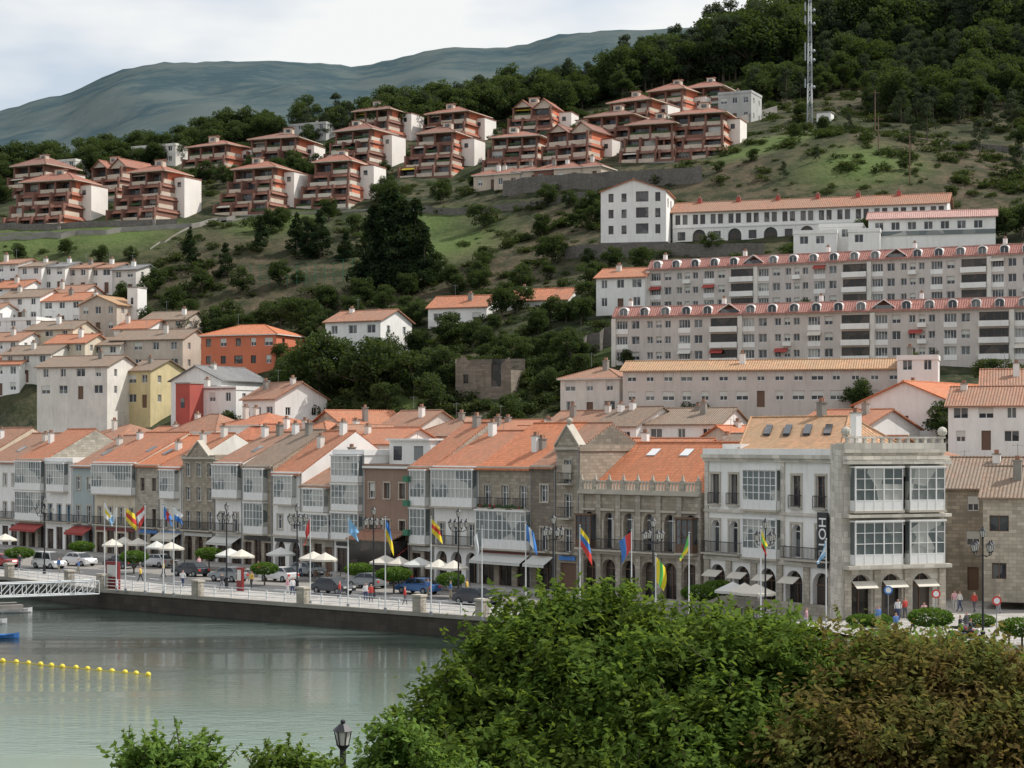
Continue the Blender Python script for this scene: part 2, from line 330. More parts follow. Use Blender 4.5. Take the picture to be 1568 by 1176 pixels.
ca.data.foreach_set('color',np.stack([lawn,urban,brown,np.ones_like(lawn)],-1).astype(np.float32).ravel())
m,n,l,b_=nm('hillside_ground'); tc=n.new('ShaderNodeTexCoord').outputs['Object']
at=n.new('ShaderNodeAttribute'); at.attribute_name='zone'; se=n.new('ShaderNodeSeparateColor'); l.new(at.outputs['Color'],se.inputs[0])
n1=noise(n,l,tc,.035,5); n2=noise(n,l,tc,.25,5,.7); n3=noise(n,l,tc,1.3,4,.7)
c=mix(n,l,mapr(n,l,n1,.4,.6),(.052,.062,.03),(.095,.083,.052)); c=mix(n,l,mapr(n,l,n2,.42,.56),c,(.027,.037,.018))
c=mix(n,l,mapr(n,l,n3,.5,.8,0,.45),c,(.125,.11,.075))
br_=mix(n,l,mapr(n,l,n2,.38,.6),(.12,.088,.062),(.047,.05,.028)); c=mix(n,l,mapr(n,l,se.outputs[2],0,1,0,.85),c,br_)
lw=mix(n,l,mapr(n,l,n3,.3,.7),(.07,.115,.03),(.12,.155,.055)); c=mix(n,l,mapr(n,l,se.outputs[0],.1,.9,0,.9),c,lw)
c=mix(n,l,se.outputs[1],c,mix(n,l,n3,(.2,.19,.17),(.3,.28,.26)))
l.new(c,b_.inputs['Base Color']); b_.inputs['Roughness'].default_value=1.; b_.inputs['Specular IOR Level'].default_value=.1; bump(n,l,n2,b_,.9,.8)
me.materials.append(m); link(bpy.data.objects.new('ground',me))
# mountain
ridge=[(-600,215),(-200,195),(0,170),(60,152),(100,145),(150,122),(190,105),(250,96),(400,93),(480,96),(545,102),(600,92),(650,78),(700,72),(770,74),(810,66),(850,54),(920,47),(1000,45),(1100,40),(1250,50),(1500,35),(1800,60),(2300,120)]
rx=np.array([(a-CX)/FL*3000 for a,_ in ridge]); rz=np.array([CZ+(HZ-c_)/FL*3000 for _,c_ in ridge])
mx=np.linspace(-2600,2600,320); my=np.concatenate([np.linspace(950,3000,90),np.linspace(3060,5200,16)])
MX,MY=np.meshgrid(mx,my); tt=(MY-950)/2050.
u_=MX*3000/MY.clip(1500); base=np.interp(u_,rx,rz)
prof=np.where(tt<=1,np.clip(tt,0,1)**.95,1-.5*(tt-1))
mz=base*prof+ (np.sin(MX/170+MY/260)*9+np.sin(MX/71-MY/120)*6+np.sin(MX/33+MY/60)*3.5+np.sin(MX/19-MY/37)*1.5)*np.clip(np.minimum(tt,1-tt)*4,0,1)+1.5*np.sin(MX/15)*np.sin(MX/7.3+1)
mz=mz-20*(1-np.clip(tt*10,0,1)); me=bpy.data.meshes.new('mountain'); ii=np.arange(MX.size).reshape(MX.shape)
np_mesh(me,np.stack([MX,MY,mz],-1).reshape(-1,3),np.stack([ii[:-1,:-1],ii[:-1,1:],ii[1:,1:],ii[1:,:-1]],-1).reshape(-1,4))
m,n,l,b_=nm('mountain_scrub_haze'); tc=n.new('ShaderNodeTexCoord').outputs['Object']
c=mix(n,l,mapr(n,l,noise(n,l,tc,.007,8,.7),.42,.58),(.05,.082,.095),(.095,.12,.12)); c=mix(n,l,mapr(n,l,noise(n,l,tc,.04,5,.75),.55,.72,0,.6),c,(.13,.145,.14))  # scrub tones shifted to blue-grey: distance haze is put into the colour
l.new(c,b_.inputs['Base Color']); b_.inputs['Roughness'].default_value=1; b_.inputs['Specular IOR Level'].default_value=0
me.materials.append(m); link(bpy.data.objects.new('mountain',me))
# water
me=bpy.data.meshes.new('water'); me.from_pydata([(-700,30,-1.6),(700,30,-1.6),(700,500,-1.6),(-700,500,-1.6)],[],[(0,1,2,3)])
m,n,l,b_=nm('sea_water'); tc=n.new('ShaderNodeTexCoord').outputs['Object']
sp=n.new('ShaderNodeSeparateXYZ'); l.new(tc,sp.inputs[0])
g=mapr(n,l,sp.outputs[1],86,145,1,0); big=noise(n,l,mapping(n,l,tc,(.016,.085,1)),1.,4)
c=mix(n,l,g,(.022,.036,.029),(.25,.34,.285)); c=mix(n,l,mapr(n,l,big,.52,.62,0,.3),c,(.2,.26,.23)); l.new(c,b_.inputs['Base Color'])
b_.inputs['Roughness'].default_value=.05; b_.inputs['IOR'].default_value=1.33
w1=noise(n,l,mapping(n,l,tc,(1.2,2.6,1)),1.,4,.6); w2=noise(n,l,mapping(n,l,tc,(.25,.6,1)),1.,2)
l.new(w1,(ad:=n.new('ShaderNodeMath')).inputs[0]); l.new(w2,ad.inputs[1])
t=n.new('ShaderNodeBump'); t.inputs['Distance'].default_value=.1; l.new(mapr(n,l,big,.44,.58,.12,.85),t.inputs['Strength']); l.new(ad.outputs[0],t.inputs['Height']); l.new(t.outputs[0],b_.inputs['Normal'])
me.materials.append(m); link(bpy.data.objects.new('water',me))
# ------------------------------------------------------------ quay, promenade, road
def offs(k):
    out=[]
    for i in range(len(Qa)):
        a=Qa[max(i-1,0)]; c_=Qa[i]; e=Qa[min(i+1,len(Qa)-1)]
        d1=(c_-a); d2=(e-c_); 
        if np.hypot(*d1)<1e-6: d1=d2
        if np.hypot(*d2)<1e-6: d2=d1
        d1=d1/np.hypot(*d1); d2=d2/np.hypot(*d2); n1_=np.array((-d1[1],d1[0])); n2_=np.array((-d2[1],d2[0])); nn=n1_+n2_; nn/=np.hypot(*nn)
        out.append(c_+nn*k/max(.5,nn@n1_))
    return out
def strip(b,mat,k0,k1,z):
    a=offs(k0); c_=offs(k1)
    for i in range(len(a)-1): b.poly(mat,[Vector((*a[i],z)),Vector((*a[i+1],z)),Vector((*c_[i+1],z)),Vector((*c_[i],z))])
def vstrip(b,mat,k,z0,z1):
    a=offs(k)
    for i in range(len(a)-1): b.poly(mat,[Vector((*a[i],z0)),Vector((*a[i+1],z0)),Vector((*a[i+1],z1)),Vector((*a[i],z1))])
def asphalt():
    m,n,l,b=nm('asphalt'); tc=n.new('ShaderNodeTexCoord').outputs['Object']
    c=mix(n,l,noise(n,l,tc,.4,5),(.06,.06,.062),(.13,.13,.13)); l.new(c,b.inputs['Base Color']); b.inputs['Roughness'].default_value=.9; M['asphalt']=m
asphalt()
b=B(); vstrip(b,'quaystone',0,-6,-.15); strip(b,'kerb',-.12,.45,.18); vstrip(b,'kerb',-.12,-.15,.18); vstrip(b,'kerb',.45,.1,.18); b.finish('quay_wall')
b=B(); strip(b,'paving',.45,8,.1); vstrip(b,'kerb',8,-.3,.1); b.finish('promenade_pavement')
b=B(); strip(b,'asphalt',8,15.5,-.046); b.finish('road')
b=B(); a=offs(11.8); 
for i in range(len(a)-1):
    p0=Vector((*a[i],-.04)); p1=Vector((*a[i+1],-.04)); L=(p1-p0).length; d=(p1-p0)/L; nrm=Vector((-d.y,d.x,0))*.08; t=0
    while t<L-2: b.poly('whitep',[p0+d*t-nrm,p0+d*(t+2)-nrm,p0+d*(t+2)+nrm,p0+d*t+nrm]); t+=5
b.finish('road_marking')
FF=Fr(A0,FANG); LL=(B0-A0).length
b=B(); b.box(FF,-60,LL,0.003,5,-.5,.1,'paving'); b.finish('street_pavement')
b=B(); a=offs(.2)
for i in range(1,6):
    p0=Vector((*a[i],.18)); p1=Vector((*a[i+1],.18)); L=(p1-p0).length; F=Fr(p0,math.atan2((p1-p0).y,(p1-p0).x)); k=max(1,int(L/2.2))
    for j in range(k):
        u=L*j/k
        if j%6==0: b.box(F,u-.45,u+.45,-.35,.35,0,1.25,'stone2'); b.box(F,u-.52,u+.52,-.42,.42,1.25,1.42,'trimstone')
        else: b.box(F,u-.05,u+.05,-.05,.05,0,.95,'metalwhite')
    for w in (.3,.62,.92): b.box(F,.46,L,-.025,.025,w,w+.05,'metalwhite')
b.finish('quay_railing')
# ------------------------------------------------------------ front row
def s_at(px):
    r=(px-CX)/FL; return (r*A0.y-A0.x)/(DIR.x-r*DIR.y)
def eaveZ(px,py):
    s=s_at(px); Y=A0.y+DIR.y*s; return CZ-(py-HZ)/FL*Y
occupied=[]
def row(name,x0,x1,eave,wm,rm,kind,fl,rh=4.2,dep=15,shop='k',awn=None,off=0,win='w'):
    s0,s1=s_at(x0),s_at(x1); W=s1-s0; h=eaveZ((x0+x1)/2,eave); F=Fr(A0+DIR*s0+INW*off,FANG); b=B()
    gh=3.6; n=len(fl); fh=(h-gh-.25)/n; ops=[]; extra=[]
    k=max(1,round(W/2.3)); bw=W/k
    for i in range(k):
        c=(i+.5)*bw; hw=min(bw*.36,1.1)
        if shop=='arch': ops.append((c-hw,c+hw,.0,3.1,'arch'))
        else: ops.append((c-hw,c+hw,.02,2.7+.3*(i%2),'k' if R.random()<.8 else 'd'))
    for j,t in enumerate(reversed(fl)):
        z=gh+j*fh
        if t=='G': ops.append((.5,W-.5,z+.4,z+fh-.3,'x')); extra.append(('G',.25,W-.25,z+.1,z+fh-.18))
        elif t=='g':
            ops.append((W*.25,W*.75,z+.4,z+fh-.3,'x')); extra.append(('G',W*.18,W*.82,z+.1,z+fh-.25))
        elif t in 'WB':
            for i in range(k):
                c=(i+.5)*bw; hh=min(fh-.6,2.2)
                if t=='W': ops.append((c-.5,c+.5,z+.75,z+.75+min(1.6,fh-1.1),win if R.random()<.7 else 'b'))
                else: ops.append((c-.5,c+.5,z+.12,z+.12+hh,win))
            if t=='B': extra.append(('B',.4,W-.4,z+.1,0))
        elif t=='b':
            for i in range(k): c=(i+.5)*bw; ops.append((c-.5,c+.5,z+.12,z+.12+min(fh-.6,2.2),win)); extra.append(('B',c-.8,c+.8,z+.1,0))
    wall(b,F,0,W,-.3,h,ops,wm,.22,2)
    wall(b,F.right(W),0,dep,-.3,h,[],wm); wall(b,F.left(dep),0,dep,-.3,h,[],wm); wall(b,F.back(W,dep),0,W,-.3,h,[],wm)
    for e in extra:
        if e[0]=='G': gallery(b,F,e[1],e[2],e[3],e[4])
        else: balcony(b,F,e[1],e[2],e[3])
    b.box(F,-.0,W,.003,.1,gh-.12,gh+.1,'trimstone'); b.box(F,0,W,.003,.32,h-.22,h-.02 if kind!='flat' else h,'trimstone' if wm[:5]=='stone' else 'trim')
    for o in ops:
        if o[4] in ('w','b','u','n') and o[2]>3:
            a,c,d,e=o[:4]; tm='trimstone' if wm!='stone' else 'stone2'
            b.box(F,a-.14,c+.14,.003,.07,e,e+.16,tm); b.box(F,a-.14,c+.14,.003,.1,d-.12,d,tm); b.box(F,a-.14,a,.003,.05,d,e,tm); b.box(F,c,c+.14,.003,.05,d,e,tm)
    if R.random()<.6: # shop fascia
        b.box(F,.5,W-.5,.1,.16,2.95,3.35,R.choice(('darkred','blackp','shutter','bluep','wood')))
    if awn:
        b.slab(awn,[F.p(.2,1.5,2.45),F.p(W-.2,1.5,2.45),F.p(W-.2,.17,3.2),F.p(.2,.17,3.2)],.05)
        b.poly(awn,[F.p(.2,1.5,2.2),F.p(W-.2,1.5,2.2),F.p(W-.2,1.5,2.45),F.p(.2,1.5,2.45)])
    b.cyl(F.p(W-.12,.12,0),F.p(W-.12,.12,h-.3),.05,.05,'metalgrey',6,False)
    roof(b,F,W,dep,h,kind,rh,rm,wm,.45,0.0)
    if kind=='gable':
        for _ in range(R.choice((1,1,2))):
            u=R.uniform(.8,W-.8); v=-R.uniform(2,7); z=h+rh*(-v/(dep/2)); chimney(b,F,u,v,z-.5,z+R.uniform(.7,1.4),R.choice(('white','concrete','offwhite')))
        if R.random()<.5:
            u=R.uniform(1,W-1.6); k_=rh/(dep/2); v0=-2.5; b.slab('glass',[F.p(u,v0,h+2.5*k_+.1),F.p(u+.9,v0,h+2.5*k_+.1),F.p(u+.9,v0-1.3,h+3.8*k_+.1),F.p(u,v0-1.3,h+3.8*k_+.1)],.12,'metalgrey')
    return b,F,W,h
rows=[('townhouse',-120,-72,705,'offwhite','old','gable','WB'),('townhouse',-72,-25,700,'cream','old','gable','WG'),
('townhouse',-25,28,706,'white','old','gable','WB'),('galleried_townhouse',28,70,702,'stone2','red','gable','GG'),
('townhouse',70,112,704,'white','slate','flat','gB'),('townhouse',112,145,712,'greyblue','old','gable','Wb'),
('galleried_townhouse',145,210,707,'cream','red','gable','GB'),('stone_townhouse',210,245,711,'stone2','bright','gable','WB'),
('stone_townhouse',245,280,714,'offwhite','red','gable','gb'),('stone_townhouse',280,330,700,'stone','old','flat','WWB'),
('galleried_townhouse',330,372,707,'white','old','gable','GB'),('stone_townhouse',372,418,712,'stone','weathered','gable','gg'),
('townhouse',418,462,722,'white','red','gable','gW'),('stone_townhouse',462,512,742,'stone2','old','gable','gG'),
('galleried_townhouse',512,558,692,'white','slate','flat','GGG'),('townhouse',558,628,714,'brown','slate','flat','WB'),
('stone_townhouse',628,665,713,'stone2','red','gable','gg'),('galleried_townhouse',665,733,713,'white','red','gable','GB'),
('stone_townhouse',733,815,714,'stone','bright','gable','bG'),('stone_townhouse',815,852,712,'stonedark','old','gable','Wb')]
for i,r in enumerate(rows):
    aw=R.choice((None,'canvas','redcanvas',None,'shutter',None))
    b,F,W,h=row(*r,awn=aw,shop=R.choice(('k','k','arch')),win='u' if i==4 else ('n' if i in(15,7) else 'w'),rh=R.uniform(3.3,4.8))
    if i==9:
        b.poly('stone',[F.p(W*.2,.1,h),F.p(W*.8,.1,h),F.p(W*.5,.1,h+1.8)]); b.poly('stone',[F.p(W*.2,-.5,h),F.p(W*.8,-.5,h),F.p(W*.5,-.5,h+1.8)])
        b.slab('trimstone',[F.p(W*.15,.25,h+.15),F.p(W*.5,.25,h+2),F.p(W*.5,-.6,h+2),F.p(W*.15,-.6,h+.15)],.18); b.slab('trimstone',[F.p(W*.5,.25,h+2),F.p(W*.85,.25,h+.15),F.p(W*.85,-.6,h+.15),F.p(W*.5,-.6,h+2)],.18)
    if i==15:
        b.box(F,.5,W-.3,-9,-3,h,h+2.7,'white'); b.box(F,1.2,2.6,-3.06,-2.98,h+.6,h+2.1,'glass'); b.box(F,W-3,W-1.5,-3.06,-2.98,h+.6,h+2.1,'glass'); b.box(F,.3,W-.1,-9.2,-2.6,h+2.7,h+2.9,'white')
        b.slab('old',[F.p(.1,2.6,4.0),F.p(W-.1,2.6,4.0),F.p(W-.1,.1,4.9),F.p(.1,.1,4.9)],.15); b.box(F,.3,W-.3,.17,2.3,0,3.9,'shop')
    if i==16:
        for z in (4.5,7.5,10.): b.box(F,.1,.9,.75,1.1,z,z+.6,'green')
    if i==18: 
        for u in np.arange(.6,W-.5,.35): b.sph(F.p(u,.6,7.7+R.random()*.2),.17,'hedge' if R.random()<.8 else 'darkred',6,4)
    b.finish(r[0])
b,F,W,h=row('t',852,888,685,'stone','old','flat','bbb',dep=8)
b.poly('stone',[F.p(.2,.1,h+.2),F.p(W-.2,.1,h+.2),F.p(W*.5,.1,h+2)]); b.poly('stone',[F.p(.2,-.6,h+.2),F.p(W*.5,-.6,h+2),F.p(W-.2,-.6,h+.2)])
b.slab('trimstone',[F.p(-.1,.25,h+.25),F.p(W*.5,.25,h+2.2),F.p(W*.5,-.7,h+2.2),F.p(-.1,-.7,h+.25)],.2); b.slab('trimstone',[F.p(W*.5,.25,h+2.2),F.p(W+.1,.25,h+.25),F.p(W+.1,-.7,h+.25),F.p(W*.5,-.7,h+2.2)],.2)
b.sph(F.p(W*.5,-.2,h+2.5),.3,'trimstone'); b.box(F,W*.5-.6,W*.5+.6,.11,.2,h-3,h-1.6,'trimstone'); b.finish('stone_tower_house')
# long stone building
s0,s1=s_at(888),s_at(1074); W=s1-s0; F=Fr(A0+DIR*s0,FANG); h=eaveZ(980,752); b=B(); ops=[]; n=6; bw=W/n
for i in range(n):
    c=(i+.5)*bw; ops.append((c-.85,c+.85,0.02,3.3,'arch')); ops.append((c-.6,c+.6,4.3,7.6,'arch','glass'))
wall(b,F,0,W,-.3,h,ops,'stone',.22,2); wall(b,F.right(W),0,14,-.3,h,[],'stone'); wall(b,F.left(14),0,14,-.3,h,[],'stone'); wall(b,F.back(W,14),0,W,-.3,h,[],'stone')
for o in ops[1::2]: b.box(F,o[0]-.2,o[0],.003,.1,4.3,6.9,'trimstone'); b.box(F,o[1],o[1]+.2,.003,.1,4.3,6.9,'trimstone'); b.box(F,o[0]-.3,o[1]+.3,.003,.2,7.75,7.95,'trimstone')
for i in range(n+1): u=min(max(i*bw,.3),W-.3); b.box(F,u-.3,u+.3,.003,.14,-.1,h-.4,'stone2')
b.box(F,0,W,.003,.2,3.75,4.05,'trimstone'); balcony(b,F,.5,W-.5,4.2,.8)
b.box(F,0,W,.003,.35,h-.35,h-.1,'trimstone'); b.box(F,0,W,-.1,.2,h-.1,h+.1,'trimstone'); b.box(F,0,W,-.05,.15,h+.75,h+.9,'trimstone')
for i in range(int(W/.4)): u=.2+i*.4; b.box(F,u-.1,u+.1,-.02,.12,h+.1,h+.75,'trimstone')
for i in range(9):
    u=.3+(W-.6)*i/8; b.box(F,u-.25,u+.25,-.08,.22,h+.1,h+1.0,'stone2'); b.cyl(F.p(u,.07,h+1.0),F.p(u,.07,h+1.5),.18,.05,'trimstone',6)
for a,c in ((bw*.1,bw*1-.3),(bw*5+.2,bw*6-.3)): gallery(b,F,a,c,4.3,7.3,.85,'wood',gl='glass')
F2=Fr(F.p(0,-1.2,0),FANG); roof(b,F2,W,13,h,'gable',4.4,'bright','stone',.2,0)
for i in range(4): u=3+i*4.2; v=-4.6; k_=4.4/6.5; z=h+4.6*k_+.1; b.slab('whitep' if i<2 else 'glass',[F2.p(u,v,z),F2.p(u+1.1,v,z),F2.p(u+1.1,v-.9,z+.9*k_),F2.p(u,v-.9,z+.9*k_)],.15,'metalgrey')
b.finish('arcaded_stone_building')
# hotel
C1=P(1279,945,153); C1.z=0; HA=math.atan2(C1.y-B0.y,C1.x-B0.x); HL=math.hypot(C1.x-B0.x,C1.y-B0.y); F=Fr((B0.x,B0.y,0),HA); h=13.0; b=B(); ops=[]
k=5; bw=HL/k
for i in range(k): c=(i+.5)*bw; ops.append((c-1.05,c+1.05,.02,3.5,'arch'))
for z0,z1 in ((4.6,7.3),(8.8,11.3)):
    for c in (HL*.085,HL*.235,HL*.72,HL*.9):
        ops.append((c-.55,c+.55,z0,z1,'n') if z0>8 else (c-.6,c+.6,z0,z1,'arch','glass'))
wall(b,F,0,HL,-.3,h,ops,'white',.25,2)
for o in ops[k:]:
    a,c,d,e=o[:4]; b.box(F,a-.18,c+.18,.003,.1,e,e+.2,'trimstone'); b.box(F,a-.18,a,.003,.07,d,e,'trimstone'); b.box(F,c,c+.18,.003,.07,d,e,'trimstone')
for w0,w1 in ((4.35,7.6),(8.4,11.7)): gallery(b,F,HL*.335,HL*.6,w0,w1,.5,rows=4,pitch=.8)
for a,c in ((.2,HL*.31),(HL*.64,HL-.3)): balcony(b,F,a,c,4.5,.7)
for c in (HL*.085,HL*.235,HL*.72,HL*.9): balcony(b,F,c-.75,c+.75,8.7,.3)
b.box(F,0,HL,.003,.12,-.2,.9,'stone2')
for i in range(k+1): u=min(max(i*bw,.35),HL-.35); b.box(F,u-.35,u+.35,.003,.18,.9,3.9,'stone2')
for w,t,pr in ((3.9,.3,.25),(8.0,.25,.2),(12.4,.3,.3),(12.7,.3,.5)): b.box(F,0,HL,.003,pr,w,w+t,'stonewhite')
for u in (.25,HL*.62,HL-.3): b.box(F,u-.25,u+.25,.003,.1,4.2,12.4,'stonewhite')
b.box(F,0,HL,-.3,.3,13.0,13.5,'white')
C2=P(1292,946,151.5); C2.z=0; C3=P(1446,942,155); C3.z=0
RA=math.atan2(C3.y-C2.y,C3.x-C2.x); RL=(C3-C2).length; F3=Fr(C2,RA); ops=[]
for c in (RL*.17,RL*.47,RL*.78): ops.append((c-.95,c+.95,.02,3.5,'arch'))
for z0,z1 in ((4.7,7.4),(8.7,11.3)):
    ops.append((RL*.1,RL*.45,z0,z1,'x')); ops.append((RL*.56,RL*.9,z0,z1,'x'))
wall(b,F3,0,RL,-.3,13.2,ops,'stonewhite',.25,2)
for w0,w1 in ((4.3,7.7),(8.6,12.)):
    gallery(b,F3,RL*.06,RL*.53,w0,w1,.8,rows=3,pitch=.85); gallery(b,F3,RL*.6,RL*.95,w0,w1,.8,rows=3,pitch=.85)
for c in (.3,RL*.32,RL*.62,RL-.3): b.box(F3,c-.3,c+.3,.003,.2,-.2,3.9,'stone2')
for w,t,pr in ((3.95,.3,.95),(8.05,.25,.9),(12.3,.3,.9),(12.65,.3,.6)): b.box(F3,-.1,RL+.1,.003,pr,w,w+t,'stonewhite')
b.box(F3,0,RL,-.2,.25,13.2,14.0,'stonewhite')
for i in range(12): u=.3+i*(RL-.6)/11; b.box(F3,u-.12,u+.12,-.1,.18,14.0,14.35,'stonewhite')
b.box(F3,0,RL,-.15,.2,14.35,14.5,'stonewhite')
b.sph(F3.p(.2,0,14.9),.4,'stonewhite'); b.sph(F3.p(RL-.2,0,14.9),.4,'stonewhite')
b.poly('stonewhite',[C1+Vector((0,0,-.3)),C2+Vector((0,0,-.3)),C2+Vector((0,0,14)),C1+Vector((0,0,14))])
b.cyl(((C1+C2)/2),((C1+C2)/2)+Vector((0,0,13.9)),.75,.7,'stonewhite',14)
wall(b,F3.right(RL),0,13,-.3,13.2,[(2,3.2,4.7,7,'w'),(5,6.2,4.7,7,'w'),(2,3.2,8.8,11,'w'),(5,6.2,8.8,11,'w')],'stonewhite')
wall(b,F.left(12),0,12,-.3,13,[],'white')
b.poly('roofgrey',[F.p(0,-.1,12.9),F.p(HL,-.1,12.9),C2+Vector((0,0,12.9)),F3.p(RL,0,12.9),F3.p(RL,-14,12.9),F.p(0,-14,12.9)])
e=13.35; pA=F.p(3,-1.2,e); pB=F.p(HL-.5,-1.0,e); pC=F3.p(RL*.75,-1.2,e); pD=F3.p(RL*.9,-14,e); pE=F.p(3,-17,e); r1=P(1150,640,174); r2=P(1300,642,165); r2.z=r1.z=16.3
for q in ([pA,pB,r2,r1],[pB,pC,r2],[pC,pD,r2],[pD,pE,r1,r2],[pE,pA,r1]): b.poly('ochre',q)
for a_,c_ in ((pB,r2),(r1,r2),(pC,r2),(pA,r1)): b.cyl(a_,c_,.13,.13,'ochre',6)
for i in range(4):
    t=.2+i*.2; base_=pA.lerp(pB,t); top=r1.lerp(r2,t); q0=base_.lerp(top,.45); q1=base_.lerp(top,.72); du=(pB-pA).normalized()*.9; up=Vector((0,0,.14))
    b.slab('shop',[q0+up,q0+du+up,q1+du+up,q1+up],.2,'iron')
chimney(b,F,HL*.95,-3,14,16.4,'white'); chimney(b,F,5,-9,15,17.5,'concrete')
b.box(F,.5,3,-6,-1.5,13,13.9,'white')
for Fx,cs in ((F3,(RL*.17,RL*.47,RL*.78)),(F,(bw*2.5,bw*3.5,bw*.5,bw*1.5))):
    for c in cs: b.slab('canvas',[Fx.p(c-1,1.0,2.5),Fx.p(c+1,1.0,2.5),Fx.p(c+1,.25,3.0),Fx.p(c-1,.25,3.0)],.04)
hotel=b.finish('hotel_building')
b=B(); Fs=Fr(F.p(HL-1.6,.0,0),HA); b.box(Fs,0,1.2,.35,.5,3.9,8.4,'blackp'); b.box(Fs,.5,.7,0.01,.35,7.6,7.75,'iron'); b.box(Fs,.5,.7,0.01,.35,4.3,4.45,'iron'); sg=b.finish('hotel_sign')
tx=bpy.data.curves.new('letters','FONT'); tx.body='HOTEL'; tx.size=1.2; tx.align_x='CENTER'; tx.align_y='CENTER'; tx.extrude=.01; tx.offset=.01; tx.materials.append(M['whitep'])
to=bpy.data.objects.new('letters',tx); link(to,sg); pw=Fs.p(.6,.52,6.15); to.location=pw-sg.location
Xv=Vector((0,0,-1)); Zv=Fs.N; Yv=Zv.cross(Xv); to.rotation_euler=Matrix((Xv,Yv,Zv)).transposed().to_euler()
# ------------------------------------------------------------ generic house
def occ(F,w,dep,k=1.):
    n=max(1,round(w/dep))
    for i in range(n):
        q=F.p((i+.5)*w/n,-dep/2,0); occupied.append((q.x,q.y,max(w/n,dep)*.5*k))
def house(name,px,py,d,w,dep,h,yaw=-25,wm='white',rm='red',kind='gable',rh=2.4,fl=2,bays=None,win='w',chim=1,band=None,pos=None,fnd=6,det=1,balc=False,sidew=True,fm=None):
    p=pos if pos is not None else (hit(px,py) if d is None else P(px,py,d)); a=math.radians(yaw)
    F=Fr(p-Vector((math.cos(a),math.sin(a),0))*w/2,a); b=B(); occ(F,w,dep)
    fh=h/fl; bays=bays or max(1,round(w/3.0)); bw=w/bays; ops=[]
    for j in range(fl):
        for i in range(bays):
            c=(i+.5)*bw; hw=R.choice((.5,.6,.8)); k=R.choice((win,win,win,'b'))
            if j==0 and i==bays//2: ops.append((c-.5,c+.5,.05,2.15,'d'))
            else: ops.append((c-hw,c+hw,j*fh+.95,j*fh+min(2.3,fh-.35),k))
            if balc and j>0 and i%2==0: balcony(b,F,c-hw-.4,c+hw+.4,j*fh+.1,.9,'trim','concrete')
    wall(b,F,0,w,-fnd if not fm else -.1,h,ops,wm,.18,det)
    if fm: b.box(F,-.05,w+.05,-dep-.05,.05,-fnd,-.1,fm)
    so=[]
    if sidew:
        k=max(1,int(dep/4))
        for j in range(fl):
            for i in range(k): c=(i+.5)*dep/k; so.append((c-.45,c+.45,j*fh+1,j*fh+min(2.2,fh-.4),win))
    w0=-fnd if not fm else -.1
    wall(b,F.right(w),0,dep,w0,h,so,wm,.18,det); wall(b,F.left(dep),0,dep,w0,h,[],wm); wall(b,F.back(w,dep),0,w,w0,h,[],wm)
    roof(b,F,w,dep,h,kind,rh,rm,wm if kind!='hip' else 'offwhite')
    if band: b.box(F,-.03,w+.03,.003,.12,h-.3,h,band)
    for _ in range(chim):
        u=R.uniform(.15,.85)*w; v=-dep*R.uniform(.25,.45); z=h+rh*(.6 if kind!='flat' else 0); chimney(b,F,u,v,h-.3,z+.9+R.random()*.6,R.choice(('white','offwhite','concrete')))
    if R.random()<.5:
        q=F.p(w*.3,-dep*.5,h+(rh if kind!='flat' else 0)); b.cyl(q,q+Vector((0,0,2)),.03,.03,'metalgrey',4); b.cyl(q+Vector((-.5,0,1.8)),q+Vector((.5,0,1.8)),.02,.02,'metalgrey',4)
    b.finish(name); return F
house('orange_house',365,592,322,14.5,10,8.8,-22,'orange','bright','hip',1.9,3,5,'n',0)
house('white_house',540,580,300,10.5,9,9.2,-30,'white','old','gable',1.8,3,3)
house('white_house',700,532,315,10.5,8,6.8,-22,'white','red','gable',2.0,2,3,balc=True)
house('white_house',822,518,312,10.5,8,6.4,-22,'white','red','gable',2.0,2,3,balc=True)
house('white_house',950,478,298,8,8,5.6,-22,'white','red','gable',1.6,2,3)
house('beige_house',903,640,258,9,8,5.4,-30,'offwhite','old','hip',1.6,2,3)
house('long_house',1165,624,246,36,9,5.0,-13,'pinkgrey','ochre','gable',1.3,2,15,'b')
house('white_hall',1385,665,222,13,22,3.6,-38,'white','bright','gableF',2.6,1,3)
house('grey_house',110,612,305,13,10,5.4,-20,'offwhite','weathered','gable',1.8,2,4)
house('grey_house',225,570,330,14,9,5.8,-20,'beige','weathered','gable',1.8,2,4)
house('white_gabled_house',300,645,298,10,12,6.5,-30,'white','slate','gableF',2.2,2,3)
house('yellow_house',212,625,308,5,9,6.2,-30,'yellow','weathered','gable',1.8,2,2)
house('white_flat_roofed_house',325,655,288,9,8,6.,-30,'white','slate','flat',1,2,3,band='redwall')
b=B(); F=Fr(P(275,655,287.4),math.radians(-30)); b.box(F,-.5,2.2,-3,.3,-3,6.6,'redwall'); b.box(F,.5,1.2,.3,.36,3,4.4,'glass'); b.box(F,-.6,2.3,-3.1,.4,6.6,6.8,'concrete'); b.finish('red_house')
for i in range(6): house('row_house',10+i*36,448+i*1.0,None,5.2,9,5.0,-22,R.choice(('white','offwhite','white')),R.choice(('weathered','slate','old')),'gable',1.2,2,2)
